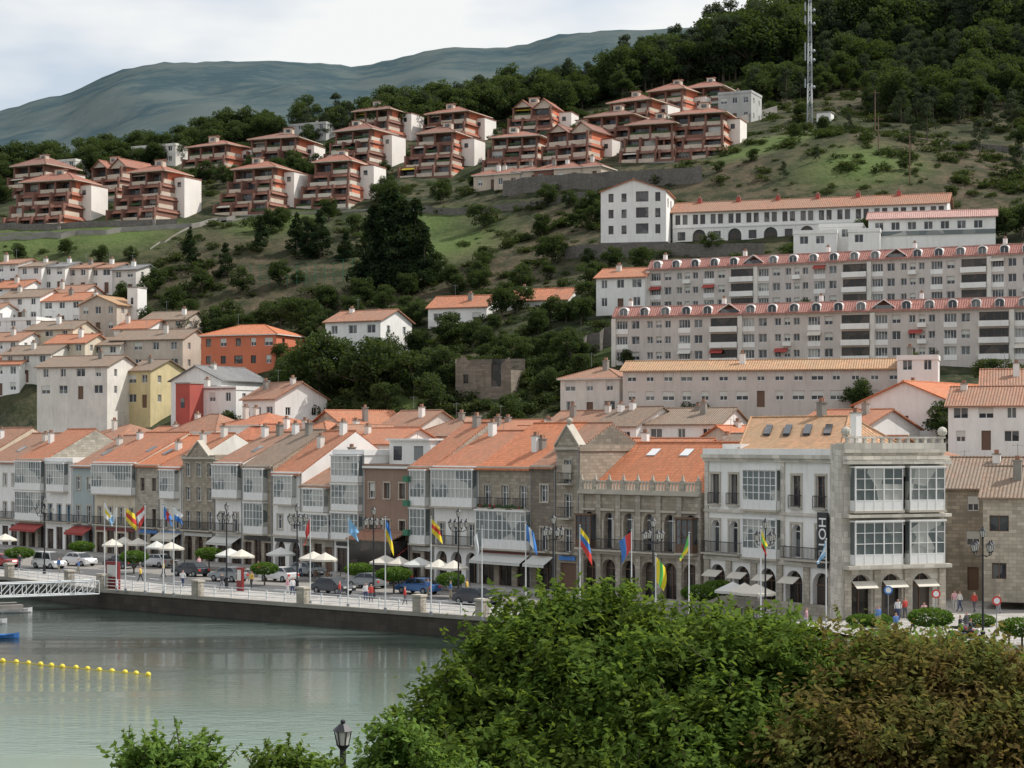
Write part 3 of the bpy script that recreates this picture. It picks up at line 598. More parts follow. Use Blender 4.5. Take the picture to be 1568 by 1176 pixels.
for (x,y,wm,rm,kd,w,hh) in ((30,500,'white','weathered','gable',9,5.),(95,505,'white','red','gable',9,5.),(150,512,'beige','ochre','gableF',8,5.5),(20,530,'white','slate','flat',10,4.6),(75,545,'cream','weathered','gable',10,4.6),(40,592,'offwhite','weathered','gable',10,5),(0,612,'white','red','gable',8,5.5),(150,575,'offwhite','weathered','gable',9,5),(250,530,'beige','weathered','gable',9,4.5),(0,568,'white','old','gable',8,5),(100,575,'cream','red','gable',8,5),(200,545,'white','red','gable',7,4.5),(-40,520,'white','old','gable',9,5),(-40,590,'white','red','gable',9,5),(10,472,'white','red','gable',7,3.6),(100,478,'white','old','gable',7,3.6)):
    house('hillside_house',x,y,None,w,8,hh,-22,wm,rm,kd,1.6,2)
b=B(); p=hit(195,500); F=Fr(p,-.4); b.box(F,0,2.2,-3,0,-2,7,'white'); b.box(F,-.1,2.3,-3.1,.1,7,7.2,'concrete'); b.box(F,.8,1.3,0,.05,4,5.2,'glass'); b.finish('white_stair_tower')
house('stone_house',1490,905,172,9,12,9.4,-20,'stone','weathered','gable',2.6,3,3,'n',1,fnd=1)
house('stone_house',1580,905,160,8,10,8.0,-20,'stone2','weathered','gable',2.4,2,3,'n',1,fnd=1)
house('white_house',1510,690,205,8,9,5.0,-20,'white','old','gable',2,2,3)
house('white_house',1560,665,215,8,9,5.5,-15,'white','old','gable',2,2,3)
house('white_house',1405,610,240,5,5,5.2,-15,'white','slate','flat',2,2,2)
TR=[]
for k_,bk in enumerate((24,36,48,60,72,84,97,110)):
    s=-25+R.uniform(0,8)
    while s<215:
        w=R.uniform(6.5,11); q=A0+DIR*(s+w/2)+INW*(bk+R.uniform(-2,2)); px=CX+FL*q.x/q.y
        if -80<px<1640 and q.y>182:
            z=gz(q.x,q.y); rh=R.uniform(1.6,2.6); lim=CZ+(HZ-(570 if px<440 else (628 if px<900 else 622)))/FL*q.y
            dep=R.uniform(8,11); c_=q+INW*dep/2
            if lim-z-rh>2.8 and all(math.hypot(c_.x-o[0],c_.y-o[1])>o[2]*.88+w*.38 for o in occupied) and not(470<px<700 and z>13):
                hh=min(R.uniform(5.2,7.2)+(3.5 if k_==0 else 0),lim-z-rh)
                house('town_house',0,0,0,w,dep,hh,math.degrees(FANG)+R.choice((0,0,6,-8,12,14,20)),R.choice(('white','white','offwhite','cream','stone2','white','white','beige')),R.choice(('red','old','weathered','bright','old','red','red')),R.choice(('gable','gable','gable','hip','gableF')),rh,1 if hh<4 else 2,None,pos=Vector((q.x,q.y,z)),chim=R.choice((1,2)),fm='stone2' if R.random()<.3 else None)
            elif R.random()<.5: TR.append((q.x,q.y,z))
        s+=w*.8+R.uniform(0,1.5)
b=B(); p=hit(740,608); F=Fr(p-Vector((4,0,0)),math.radians(-20))
wall(b,F,0,8.5,-3,4.2,[(1.2,2,1.5,2.8,'x'),(5.5,7,1,4.2,'x')],'stonedark'); wall(b,F.right(8.5),0,6,-3,3.4,[],'stonedark'); wall(b,F.left(6),0,6,-3,5,[],'stonedark'); wall(b,F.back(8.5,6),0,8.5,-3,5.2,[(3,5,4,5.2,'x')],'stonedark')
b.poly('stonedark',[F.p(0,0,4.2),F.p(2.6,0,4.2),F.p(1.4,0,5.4),F.p(.2,0,5.0)]); b.poly('stonedark',[F.p(7,0,4.2),F.p(8.5,0,4.2),F.p(8.3,0,5.2)]); b.finish('ruined_stone_house'); occ(F,8.5,6)
# ------------------------------------------------------------ apartment rows
def apt(name,pL,pR,zb,floors,seed,K=.78):
    rr=random.Random(seed); a=math.atan2(pR.y-pL.y,pR.x-pL.x); L=math.hypot(pR.x-pL.x,pR.y-pL.y)/K; F=Fr((pL.x,pL.y,zb),a,K); b=B(); fh=2.85; h=floors*fh+.3; ops=[]
    nb=int(L/5.6); bw=L/nb
    for i in range(nb):
        u=i*bw; k=i%4
        for j in range(floors):
            z=j*fh+.3
            if k==3: ops.append((u+.5,u+bw-.5,z+.15,z+2.45,'k'))
            elif k==1: ops.append((u+.4,u+1.5,z+.9,z+2.2,'w')); ops.append((u+2.1,u+3.2,z+.9,z+2.2,'b')); ops.append((u+3.8,u+4.9,z+.9,z+2.2,'w'))
            else: ops.append((u+.5,u+2.6,z+.8,z+2.3,rr.choice('wwc'))); ops.append((u+3.4,u+4.9,z+.8,z+2.3,rr.choice('wwb')))
    wall(b,F,0,L,-5,h,ops,'pinkgrey',.35,1); wall(b,F.left(10),0,10,-5,h,[(3,4,1,2.3,'w'),(6,7,1,2.3,'w'),(3,4,4,5.3,'w')],'offwhite'); wall(b,F.right(L),0,10,-5,h,[],'offwhite'); wall(b,F.back(L,10),0,L,-5,h,[],'offwhite')
    for i in range(nb):
        u=i*bw; k=i%4
        if k==0: b.box(F,u-.35,u+.45,.003,.45,-5,h-.1,'offwhite')
        for j in range(floors):
            z=j*fh+.3
            if k==3: b.box(F,u+.45,u+bw-.45,.02,.9,z-.1,z+.9,'white')
            elif k in (0,2): b.box(F,u+.4,u+2.7,.003,.06,z-.1,z+.8,'white')
            if k==1 and rr.random()<.6: b.box(F,u+1.9,u+3.4,.003,.7,z+.0,z+.75,'white')
            if rr.random()<.25: b.slab(rr.choice(('canvas','redcanvas','shutter')),[F.p(u+.4,1.1,z+1.8),F.p(u+2.8,1.1,z+1.8),F.p(u+2.8,.05,z+2.5),F.p(u+.4,.05,z+2.5)],.04)
    b.box(F,-.1,L+.1,.003,.5,h,h+.25,'offwhite'); e=h+.25
    b.slab('apttile',[F.p(-.2,.6,e),F.p(L+.2,.6,e),F.p(L+.2,-1.6,e+1.9),F.p(-.2,-1.6,e+1.9)],.15); b.box(F,0,L,-9.8,-1.6,e,e+1.8,'offwhite')
    b.slab('pinkroof',[F.p(-.1,-1.5,e+2.0),F.p(L+.1,-1.5,e+2.0),F.p(L+.1,-9.9,e+2.3),F.p(-.1,-9.9,e+2.3)],.15)
    n=int(L/3.9); dw=.8
    for i in range(n):
        c=(i+.5)*L/n; 
        if i%7==5:
            for sg_ in(-1,1): b.slab('apttile',[F.p(c+sg_*2,.5,e+.6),F.p(c,.5,e+2.0),F.p(c,-2,e+2.0),F.p(c+sg_*2,-2,e+.6)][::sg_],.12,'trim')
            b.box(F,c-1.5,c+1.5,-2,.3,e,e+.9,'glass'); continue
        N=7; pts=[(c-dw*math.cos(math.pi*q/N),e+.95+.68*math.sin(math.pi*q/N)) for q in range(N+1)]
        b.poly('glass',[F.p(c-dw,.35,e+.15)]+[F.p(c+dw,.35,e+.15)]+[F.p(x,.35,z) for x,z in reversed(pts)])
        for q in range(N):
            x0,z0=pts[q]; x1,z1=pts[q+1]; b.slab('trim',[F.p(x0,.5,z0+.1),F.p(x1,.5,z1+.1),F.p(x1,-1.2,z1+.1),F.p(x0,-1.2,z0+.1)],.16,'trim')
        for x in (c-dw,c+dw-.08,c-.04): b.box(F,x,x+.08,.3,.4,e+.1,e+1.1,'trim')
        b.box(F,c-dw,c-dw+.07,-1.2,.35,e+.1,e+1.0,'white'); b.box(F,c+dw-.07,c+dw,-1.2,.35,e+.1,e+1.0,'white')
    for i in range(0,nb,3): chimney(b,F,i*bw+2,-4,e+2,e+3.2,'white')
    occ(F,L*K,10*K,1.); b.finish(name)
pL=P(940,0,275); pR=P(1660,0,252); apt('apartment_block',pL,pR,25.0,3,1)
pL=P(993,0,298); pR=P(1660,0,268); apt('apartment_block',pL,pR,33.9,3,2)
b=B(); pL=P(920,368,335); F=Fr(pL,math.radians(-12)); W=11.5; ops=[]
for j in range(3):
    for c in (1.8,4.1): ops.append((c-.45,c+.45,1+j*2.8,2.5+j*2.8,'n'))
    ops.append((6.2,8.4,1+j*2.8,2.8+j*2.8,'n')); ops.append((9.6,10.5,1+j*2.8,2.6+j*2.8,'n'))
wall(b,F,0,W,-.5,8.6,ops,'white'); wall(b,F.right(W),0,11,-.5,8.6,[(2,3.5,5.8,7.4,'n'),(6,7.5,5.8,7.4,'n')],'white'); wall(b,F.left(11),0,11,-.5,8.6,[],'white'); wall(b,F.back(W,11),0,W,-.5,8.6,[],'white'); roof(b,F,W,11,8.6,'gableF',2.0,'red','white',.3)
b.box(F,-.4,W+.4,-11.4,.4,-8,-.5,'rubble'); occ(F,W,11)
p1=P(1030,372,338); p2=P(1450,368,324); a=math.atan2(p2.y-p1.y,p2.x-p1.x); L=(Vector((p2.x,p2.y))-Vector((p1.x,p1.y))).length; F=Fr((p1.x,p1.y,48.9),a); n=15; bw=L/n; ops=[]
for i in range(n):
    c=(i+.5)*bw
    if i<8 and i%2==1: ops.append((c-1.2,c+1.2,.2,2.7,'arch'))
    elif i<8: ops.append((c-.7,c+.7,.8,2.3,'n'))
    ops.append((c-1.1,c-.2,3.6,5.3,'n')); ops.append((c+.2,c+1.1,3.6,5.3,'n'))
wall(b,F,0,L,-5,6.0,ops,'white'); wall(b,F.right(L),0,9,-5,6,[],'white'); wall(b,F.left(9),0,9,-5,6,[],'white'); wall(b,F.back(L,9),0,L,-5,6,[],'white'); roof(b,F,L,9,6.0,'gable',2.0,'old','white',.5); b.box(F,0,L,.003,.15,2.95,3.2,'trim'); occ(F,L,9)
for i in range(6): chimney(b,F,4+i*7,-4.2,7.2,8.6,'redwall')
b.finish('white_residence_building')
b=B(); p1=P(1215,378,312); F=Fr(p1,math.radians(-14)); 
for (u,w,hh,v) in ((0,7,2.4,0),(4,7,3.6,-2),(12,20,4.4,-1),(9,5,2.2,2.5)):
    Fq=Fr(F.p(u,v,0),F.a); wall(b,Fq,0,w,-5,hh,[(1+i*2.6,2.4+i*2.6,hh-2,hh-.7,'w') for i in range(int(w/2.7))],'white'); wall(b,Fq.right(w),0,8,-5,hh,[],'white'); wall(b,Fq.left(8),0,8,-5,hh,[],'white'); wall(b,Fq.back(w,8),0,w,-5,hh,[],'white'); roof(b,Fq,w,8,hh,'flat' if w<10 else 'gable',1.4,'pinkroof','white'); occ(Fq,w,8)
    if w>10: b.box(Fq,0,w,.1,.16,1.5,2.2,'curtain')
b.finish('white_terraced_building')
# ------------------------------------------------------------ terraced villas
def villa(px,py,w,lv=4,yaw=-25,side='villaside',dpt=14,d=None):
    p=hit(px,py) if d is None else P(px,py,d); a=math.radians(yaw+R.uniform(-9,7)); w*=R.uniform(.9,1.08); F=Fr(p-Vector((math.cos(a),math.sin(a),0))*w/2,a); b=B(); fh=R.uniform(2.6,2.9); occupied.append((p.x,p.y+5,w*.5+4))
    vt=R.choice(('villatile','villatile','villatile_dark')); vb=R.choice(('villabeige','villacream','villabeige')); sb=R.uniform(1.3,1.9); si=R.uniform(.35,.8)
    b.box(F,-.3,w+.3,-dpt,.4,-7,0,R.choice(('villawall','concrete')))
    for i in range(lv):
        v0=-sb*i; sh=si*i; u0,u1=sh,w-sh*.9; z=i*fh; d1=dpt
        ops=[]; n=max(2,int((u1-u0)/3.4)); bw=(u1-u0)/n
        for k in range(n): c=u0+(k+.5)*bw; ops.append((c-bw*.4,c+bw*.4,z+.1,z+2.25,'n' if R.random()<.85 else 'b'))
        Fv=Fr(F.p(0,v0-1.4,0),a); wall(b,Fv,u0,u1,z,z+fh,ops,'villawall',.35,1)
        b.poly('villawall' if R.random()<.4 else 'orange',[F.p(u1,v0-1.4,z),F.p(u1,-d1,z),F.p(u1,-d1,z+fh),F.p(u1,v0-1.4,z+fh)]); b.poly('villawall',[F.p(u0,v0-1.4,z),F.p(u0,-d1,z),F.p(u0,-d1,z+fh),F.p(u0,v0-1.4,z+fh)])
        b.box(F,u0-.2,u1+.2,v0-1.6,v0,z-.25,z,'concrete'); b.box(F,u1+.0,u1+.2,v0-5,v0,z-.2,z+.9,vb)
        for k in range(n):
            a0=u0+k*bw-.1; a1=u0+(k+1)*bw+.1; rr=R.random()
            b.box(F,a0,a1,v0,v0+.2,z-.25,z+(.8 if rr<.6 else .5),vb if rr<.8 else 'villawall')
            if rr>.6: b.box(F,a0,a1,v0+.05,v0+.1,z+.9,z+.97,'iron')
            if R.random()<.3: b.box(F,a0+.6,a1-.6,v0+.02,v0+.3,z+.8,z+1.15,'hedge')
        for q in range(n+1): u=min(max(u0+q*bw,u0+.2),u1-.2); b.box(F,u-.22,u+.22,v0-1.4,v0+.28,z-.3,z+fh-.1,'villawall')
        if i>0:
            for k in range(n):
                if R.random()<.8:
                    a0=u0+k*bw+.1; a1=u0+(k+1)*bw-.1; b.slab(vt,[F.p(a0,v0+1.2,z-.75),F.p(a1,v0+1.2,z-.75),F.p(a1,v0+.3,z-.2),F.p(a0,v0+.3,z-.2)],.14)
            b.slab(vt,[F.p(u1+.9,v0+1.3,z-.65),F.p(u1+.9,-d1,z-.65),F.p(u1+.1,-d1,z+.1),F.p(u1+.1,v0+.2,z+.1)],.14)
        if R.random()<.35: b.slab('canvas' if R.random()<.6 else 'yellowp',[F.p(u0+.5,v0-.1,z+1.9),F.p(u0+bw,v0-.1,z+1.9),F.p(u0+bw,v0-1.3,z+2.4),F.p(u0+.5,v0-1.3,z+2.4)],.04)
    z=lv*fh; v=-sb*(lv-1)-.6; sh=si*lv; rw=w-1.9*sh+1.2
    Fv=Fr(F.p(sh-.4,v+.8,0),a)
    if R.random()<.3: # roof split into two gabled wings
        roof(b,Fv,rw*.48,dpt+v,z,'gableF',1.7,vt,vb,.4); roof(b,Fr(Fv.p(rw*.52,-1.2,0),a),rw*.48,dpt+v,z+.3,'gableF',1.7,vt,vb,.4); b.box(Fv,rw*.5,rw,-8,-1.21,z-.3,z+.29,vb)
    else: roof(b,Fv,rw,dpt+v+.8,z,'hip',R.uniform(1.9,2.7),vt,vb,.8)
    c_=R.uniform(.3,.6); b.box(F,w*c_,w*(c_+.16),v-3.6,v-2.4,z,z+2.7,vb); b.box(F,w*(c_+.04),w*(c_+.12),v-2.4,v-2.36,z+1.7,z+2.4,'glass'); b.box(F,w*(c_-.02),w*(c_+.18),v-3.7,v-2.3,z+2.7,z+2.85,vt)
    if side: 
        dz=R.uniform(.3,1.6); ww=R.uniform(1.0,2.0); b.box(F,w-1.4,w+ww,-dpt-.5,-dpt+5.5,-1,z-dz,side); b.box(F,w-.6,w+.3,-dpt+5.5,-dpt+5.55,z-dz-2,z-dz-1,'glass'); b.box(F,w-1.5,w+ww+.1,-dpt-.6,-dpt+5.6,z-dz,z-dz+.2,vt)
    b.finish('terraced_villa')
for v in ((30,305,12,3),(150,308,12,3),(48,350,14,4),(200,342,13,4),(368,330,15,4),(492,322,14,4),
 (305,275,13,3),(410,265,13,3),(525,268,14,4),(650,272,14,4),(560,218,12,3),(675,220,12,3),(805,228,14,4),
 (780,262,13,3),(925,235,14,3),(860,262,12,3),(990,250,13,3),(1058,245,15,4),(955,208,12,3),(1010,190,12,3),(1070,185,12,3)): villa(*v)
for (x,y,w,hh,dpt) in ((235,255,13,5,10),(460,218,15,4.5,9),(95,278,8,5,8),(590,195,8,4,8),(1125,188,8,7,8),(150,258,8,4,8),(700,200,6,4,6)):
    house('modern_house',x,y,None,w,dpt,hh,-25,R.choice(('offwhite','grey')),'slate','flat',1,2)
for i in range(6): house('hillside_house',745+i*31,292-i*2.5,None,6,7,3.2,-25-R.uniform(-6,6),R.choice(('villabeige','villawall')),'villatile','hip',1.5,1,2)
# ------------------------------------------------------------ hillside walls
def hwall(name,pts,h,mat='rubble',t=.5):
    b=B(); P3=[]
    for i in range(len(pts)-1):
        for k in range(6):
            s=k/6; P3.append(hit(pts[i][0]*(1-s)+pts[i+1][0]*s,pts[i][1]*(1-s)+pts[i+1][1]*s))
    P3.append(hit(*pts[-1]))
    for a_,c_ in zip(P3[:-1],P3[1:]):
        if (c_-a_).length>25: continue
        for o in (0,t): 
            q=Vector((0,o,0)); b.poly(mat,[a_+q-Vector((0,0,2)),c_+q-Vector((0,0,2)),c_+q+Vector((0,0,h)),a_+q+Vector((0,0,h))])
        b.poly('concrete',[a_+Vector((0,0,h)),c_+Vector((0,0,h)),c_+Vector((0,t,h)),a_+Vector((0,t,h))])
    b.finish(name)
hwall('retaining_wall',[(770,302),(860,293),(960,288),(1075,282)],3.2,'rubble')
hwall('retaining_wall',[(600,322),(700,332),(820,320),(915,303)],1.4,'rubble')
hwall('retaining_wall',[(0,372),(140,362),(280,352),(360,338)],1.,'concrete')
hwall('retaining_wall',[(865,398),(1000,395),(1170,393)],2.2,'rubble')
hwall('retaining_wall',[(0,354),(120,352),(270,347)],1.3,'rubble')
hwall('retaining_wall',[(1440,225),(1500,230),(1568,236)],1.2,'rubble')
hwall('retaining_wall',[(1075,205),(1140,190),(1190,175)],2.0,'concrete')
hwall('garden_wall',[(870,560),(905,545),(945,530)],3.,'rubble')
def hroad(name,pts,w,mat):
    b=B(); P3=[]
    for i in range(len(pts)-1):
        for k in range(8): s=k/8; P3.append(hit(pts[i][0]*(1-s)+pts[i+1][0]*s,pts[i][1]*(1-s)+pts[i+1][1]*s))
    for a_,c_ in zip(P3[:-1],P3[1:]):
        if (c_-a_).length>25: continue
        up=Vector((0,0,.35)); q=Vector((0,w,0)); b.slab(mat,[a_+up,c_+up,c_+q+up+Vector((0,0,.2)),a_+q+up+Vector((0,0,.2))],1.0)
    b.finish(name)
hroad('hill_road',[(0,360),(140,357),(290,349),(420,330),(540,326),(600,322)],4,'concrete')
hroad('hill_path',[(230,385),(290,352),(330,340)],2.,'concrete')
# ------------------------------------------------------------ vegetation
def leafset(C,size,asp=.55,up=.3,outn=None):
    n=len(C); a=NR.normal(size=(n,3)); nrm=NR.normal(size=(n,3)); nrm[:,2]=np.abs(nrm[:,2])+up
    if outn is not None: nrm=nrm*.6+outn
    nrm/=np.linalg.norm(nrm,axis=1)[:,None]; a-=nrm*(a*nrm).sum(1)[:,None]; a/=np.linalg.norm(a,axis=1)[:,None]; c=np.cross(nrm,a)
    s=(size*NR.uniform(.65,1.3,n))[:,None]; return np.stack([C+a*s,C+c*s*asp,C-a*s,C-c*s*asp],1).reshape(-1,3)
def tubes(segs,n=7):
    V=[];Fq=[]
    for p0,p1,r0,r1 in segs:
        p0=Vector(p0);p1=Vector(p1); z=(p1-p0).normalized(); x=z.orthogonal().normalized(); y=z.cross(x); k=len(V)
        for p,r in ((p0,r0),(p1,r1)):
            for i in range(n): t=2*math.pi*i/n; V.append(tuple(p+(x*math.cos(t)+y*math.sin(t))*r))
        for i in range(n): j=(i+1)%n; Fq.append((k+i,k+j,k+n+j,k+n+i))
    return np.array(V).reshape(-1,3),np.array(Fq,int).reshape(-1,4)
def veg(name,C,size,tint,lm,segs=None,asp=.55,up=.3,outn=None):
    V=leafset(C,size,asp,up,outn); n=len(C); Fq=np.arange(n*4).reshape(-1,4); mi=np.zeros(n,np.int32); T=np.repeat(tint,4)
    if segs:
        tv,tf=tubes(segs,5 if len(segs)>60 else 7); Fq=np.concatenate([Fq,tf+len(V)]); V=np.concatenate([V,tv]); mi=np.concatenate([mi,np.ones(len(tf),np.int32)]); T=np.concatenate([T,np.zeros(len(tv))])
    me=bpy.data.meshes.new(name); np_mesh(me,V,Fq,False); me.materials.append(M[lm]); me.materials.append(M['bark']); me.polygons.foreach_set('material_index',mi)
    ca=me.color_attributes.new('tint','FLOAT_COLOR','POINT'); T=np.clip(T,0,1); ca.data.foreach_set('color',np.stack([T,T,T,np.ones_like(T)],-1).astype(np.float32).ravel()); return me
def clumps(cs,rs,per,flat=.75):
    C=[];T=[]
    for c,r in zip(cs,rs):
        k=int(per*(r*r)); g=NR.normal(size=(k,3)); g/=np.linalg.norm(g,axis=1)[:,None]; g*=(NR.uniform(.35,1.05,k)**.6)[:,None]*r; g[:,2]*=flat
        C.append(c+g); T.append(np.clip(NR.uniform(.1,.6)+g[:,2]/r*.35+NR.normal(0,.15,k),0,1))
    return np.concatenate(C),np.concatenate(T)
def broad(seed,lm='leaf_broad',Hh=9.,rad=4.):
    cs=[];rs=[]
    for i in range(34):
        v=NR.normal(size=3); v/=np.linalg.norm(v); v*=NR.uniform(.35,1)*np.array((rad,rad,Hh*.38)); cs.append(v+np.array((0,0,Hh*.56))); rs.append(NR.uniform(.8,1.7))
    C,T=clumps(cs,rs,72); segs=[((0,0,-1),(0,0,Hh*.35),.28,.2)]+[((0,0,Hh*.3),tuple(c),.13,.03) for c in cs[:8]]
    return veg('tree_mesh',C,.25,T,lm,segs)
def conifer(seed,Hh=14.,rad=4.2,lm='leaf_conifer'):
    cs=[];rs=[]
    for i in range(85):
        t=NR.uniform(0.0,1)**.85; a=NR.uniform(0,6.28); r=rad*(1-t)**.7*NR.uniform(.3,1.08); cs.append(np.array((r*math.cos(a),r*math.sin(a),Hh*(.05+.93*t)))); rs.append(NR.uniform(.7,1.5)*(1.15-.6*t))
    C,T=clumps(cs,rs,75,.7); return veg('tree_mesh',C,.27,T,lm,[((0,0,-1),(0,0,Hh*.9),.3,.06)])
def pine(seed,Hh=15.,rad=3.6):
    cs=[];rs=[]
    for i in range(30):
        t=NR.uniform(.25,1); a=NR.uniform(0,6.28); r=rad*math.sin(math.pi*min(1,.25+.72*t))*NR.uniform(.2,1.1)+.3; cs.append(np.array((r*math.cos(a),r*math.sin(a),Hh*t))); rs.append(NR.uniform(.9,1.7))
    C,T=clumps(cs,rs,62,.65); return veg('tree_mesh',C,.26,T,'leaf_pine_haze',[((0,0,-1),(.2,0,Hh*.97),.26,.05)]+[((0,0,c[2]-.8),tuple(c),.07,.02) for c in cs[:10]])
def shrub(seed,lm='leaf_shrub'):
    cs=[np.array((NR.uniform(-1.2,1.2),NR.uniform(-1,1),NR.uniform(.1,.9))) for _ in range(8)]; C,T=clumps(cs,[NR.uniform(.4,.95) for _ in cs],80,.8); return veg('shrub_mesh',C,.19,T,lm,[((0,0,-.5),(0,0,.8),.06,.02)])
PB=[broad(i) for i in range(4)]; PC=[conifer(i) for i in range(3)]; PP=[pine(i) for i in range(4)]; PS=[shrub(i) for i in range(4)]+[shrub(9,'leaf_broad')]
def put(me,name,p,s,parent=None,sz=None):
    o=bpy.data.objects.new(name,me); o.location=p; o.scale=(s*R.uniform(.85,1.2),s,(sz or s)); o.rotation_euler=(0,0,R.uniform(0,6.28)); link(o,parent); return o
HB={'b':9.2,'c':13.6,'p':15.6}; PK={'b':PB,'c':PC,'p':PP}
def tree_at(kind,name,px,pyb,hpx):
    p=hit(px,pyb); hm=hpx*p.y/FL; put(R.choice(PK[kind]),name,p-Vector((0,0,.3)),hm/HB[kind])
for t in ((600,440,152),(572,442,125),(636,432,128),(590,435,142),(615,442,135),(650,440,95)): tree_at('c','cedar_tree',*t)
for t in ((490,395,75),(455,392,65),(290,410,60),(400,385,55),(530,400,45),(345,430,55),(470,398,60)): tree_at('c','conifer_tree',*t)
for t in ((490,618,112),(555,618,108),(520,600,90),(635,606,80),(680,598,70),(470,608,80),(590,604,80),(590,560,60),(790,565,60),(870,560,60),(740,350,45),(265,490,55),(290,500,45),(430,500,55),(462,515,70),(350,500,45),(400,505,35),(660,596,70),
          (1540,370,60),(1565,365,60),(240,455,45),(890,500,50),(905,440,50),(740,552,30),(30,400,30),(100,395,30),(200,400,25),(1440,560,40),(1015,630,45),(1270,632,35),(840,430,35),(560,470,40),(500,480,50),(540,500,50),(640,545,50),(310,455,45),(370,450,45),(430,440,45),(640,500,40),(330,520,50),(380,520,45),(280,530,45)): tree_at('b','broadleaf_tree',*t)
for t in ((1500,240,60),(1380,195,60),(1420,215,70),(1300,205,35),(1200,275,30),(1470,190,50),(1340,180,40),(1550,200,60),(1410,130,60),(1250,250,25),(1400,180,65),(1395,230,55),(1560,270,50),(1520,200,60)): tree_at('p','pine_tree',*t)
fr=empty('forest')
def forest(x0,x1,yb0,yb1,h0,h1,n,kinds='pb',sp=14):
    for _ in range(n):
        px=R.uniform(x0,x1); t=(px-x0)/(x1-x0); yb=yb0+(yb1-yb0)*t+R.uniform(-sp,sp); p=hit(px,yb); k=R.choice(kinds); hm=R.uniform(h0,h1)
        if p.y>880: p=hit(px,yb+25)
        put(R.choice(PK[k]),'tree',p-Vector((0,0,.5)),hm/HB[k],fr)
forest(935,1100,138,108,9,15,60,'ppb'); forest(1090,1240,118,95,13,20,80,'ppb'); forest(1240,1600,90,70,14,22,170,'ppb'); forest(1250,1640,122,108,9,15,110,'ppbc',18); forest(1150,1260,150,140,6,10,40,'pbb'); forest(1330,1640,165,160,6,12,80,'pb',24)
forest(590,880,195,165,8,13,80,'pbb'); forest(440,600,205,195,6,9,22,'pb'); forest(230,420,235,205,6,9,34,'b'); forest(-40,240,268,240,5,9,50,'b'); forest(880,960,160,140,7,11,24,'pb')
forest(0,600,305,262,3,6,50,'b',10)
sh_=empty('hillside_shrubs'); cnt=0; tries=0
while cnt<3200 and tries<40000:
    tries+=1; Y=R.uniform(265,600); X=R.uniform(-.3,.3)*Y; px=CX+FL*X/Y; z=gz(X,Y); py=HZ-(z-CZ)/Y*FL
    if py>606 or (px>930 and 392<py<640): continue
    if any(math.hypot(X-o[0],Y-o[1])<o[2]+1 for o in occupied): continue
    dens=.6+.6*math.sin(X/13+1)*math.sin(Y/11)+.3*math.sin(X/4)*math.sin(Y/5)
    if 600<px<730 and 330<py<400: dens-=.9
    if px<250 and 345<py<400: dens-=.5
    if px<900 and py>395: dens+=.25
    if px>1000 and py<300: dens+=.2
    if R.random()>dens: continue
    if R.random()<(.13 if px<920 else .04): put(R.choice(PB),'tree',Vector((X,Y,z-.3)),R.uniform(.3,.65),sh_)
    else: s=R.choice((R.uniform(.3,.8),R.uniform(.6,1.7))); put(R.choice(PS),'shrub',Vector((X,Y,z-.2)),s,sh_,s*R.uniform(.5,1.))
    cnt+=1
gs=empty('garden_shrubs')
for _ in range(300):
    px=R.uniform(440,900); py=R.uniform(530,640); p=hit(px,py); 
    if any(math.hypot(p.x-o[0],p.y-o[1])<o[2] for o in occupied): continue
    put(R.choice(PS),'shrub',p-Vector((0,0,.2)),R.uniform(.5,1.4),gs)
for x,y,z in TR:
    if all(math.hypot(x-o[0],y-o[1])>o[2]+.2 for o in occupied): put(R.choice(PB),'garden_tree',Vector((x,y,z-.2)),R.uniform(.35,.65))
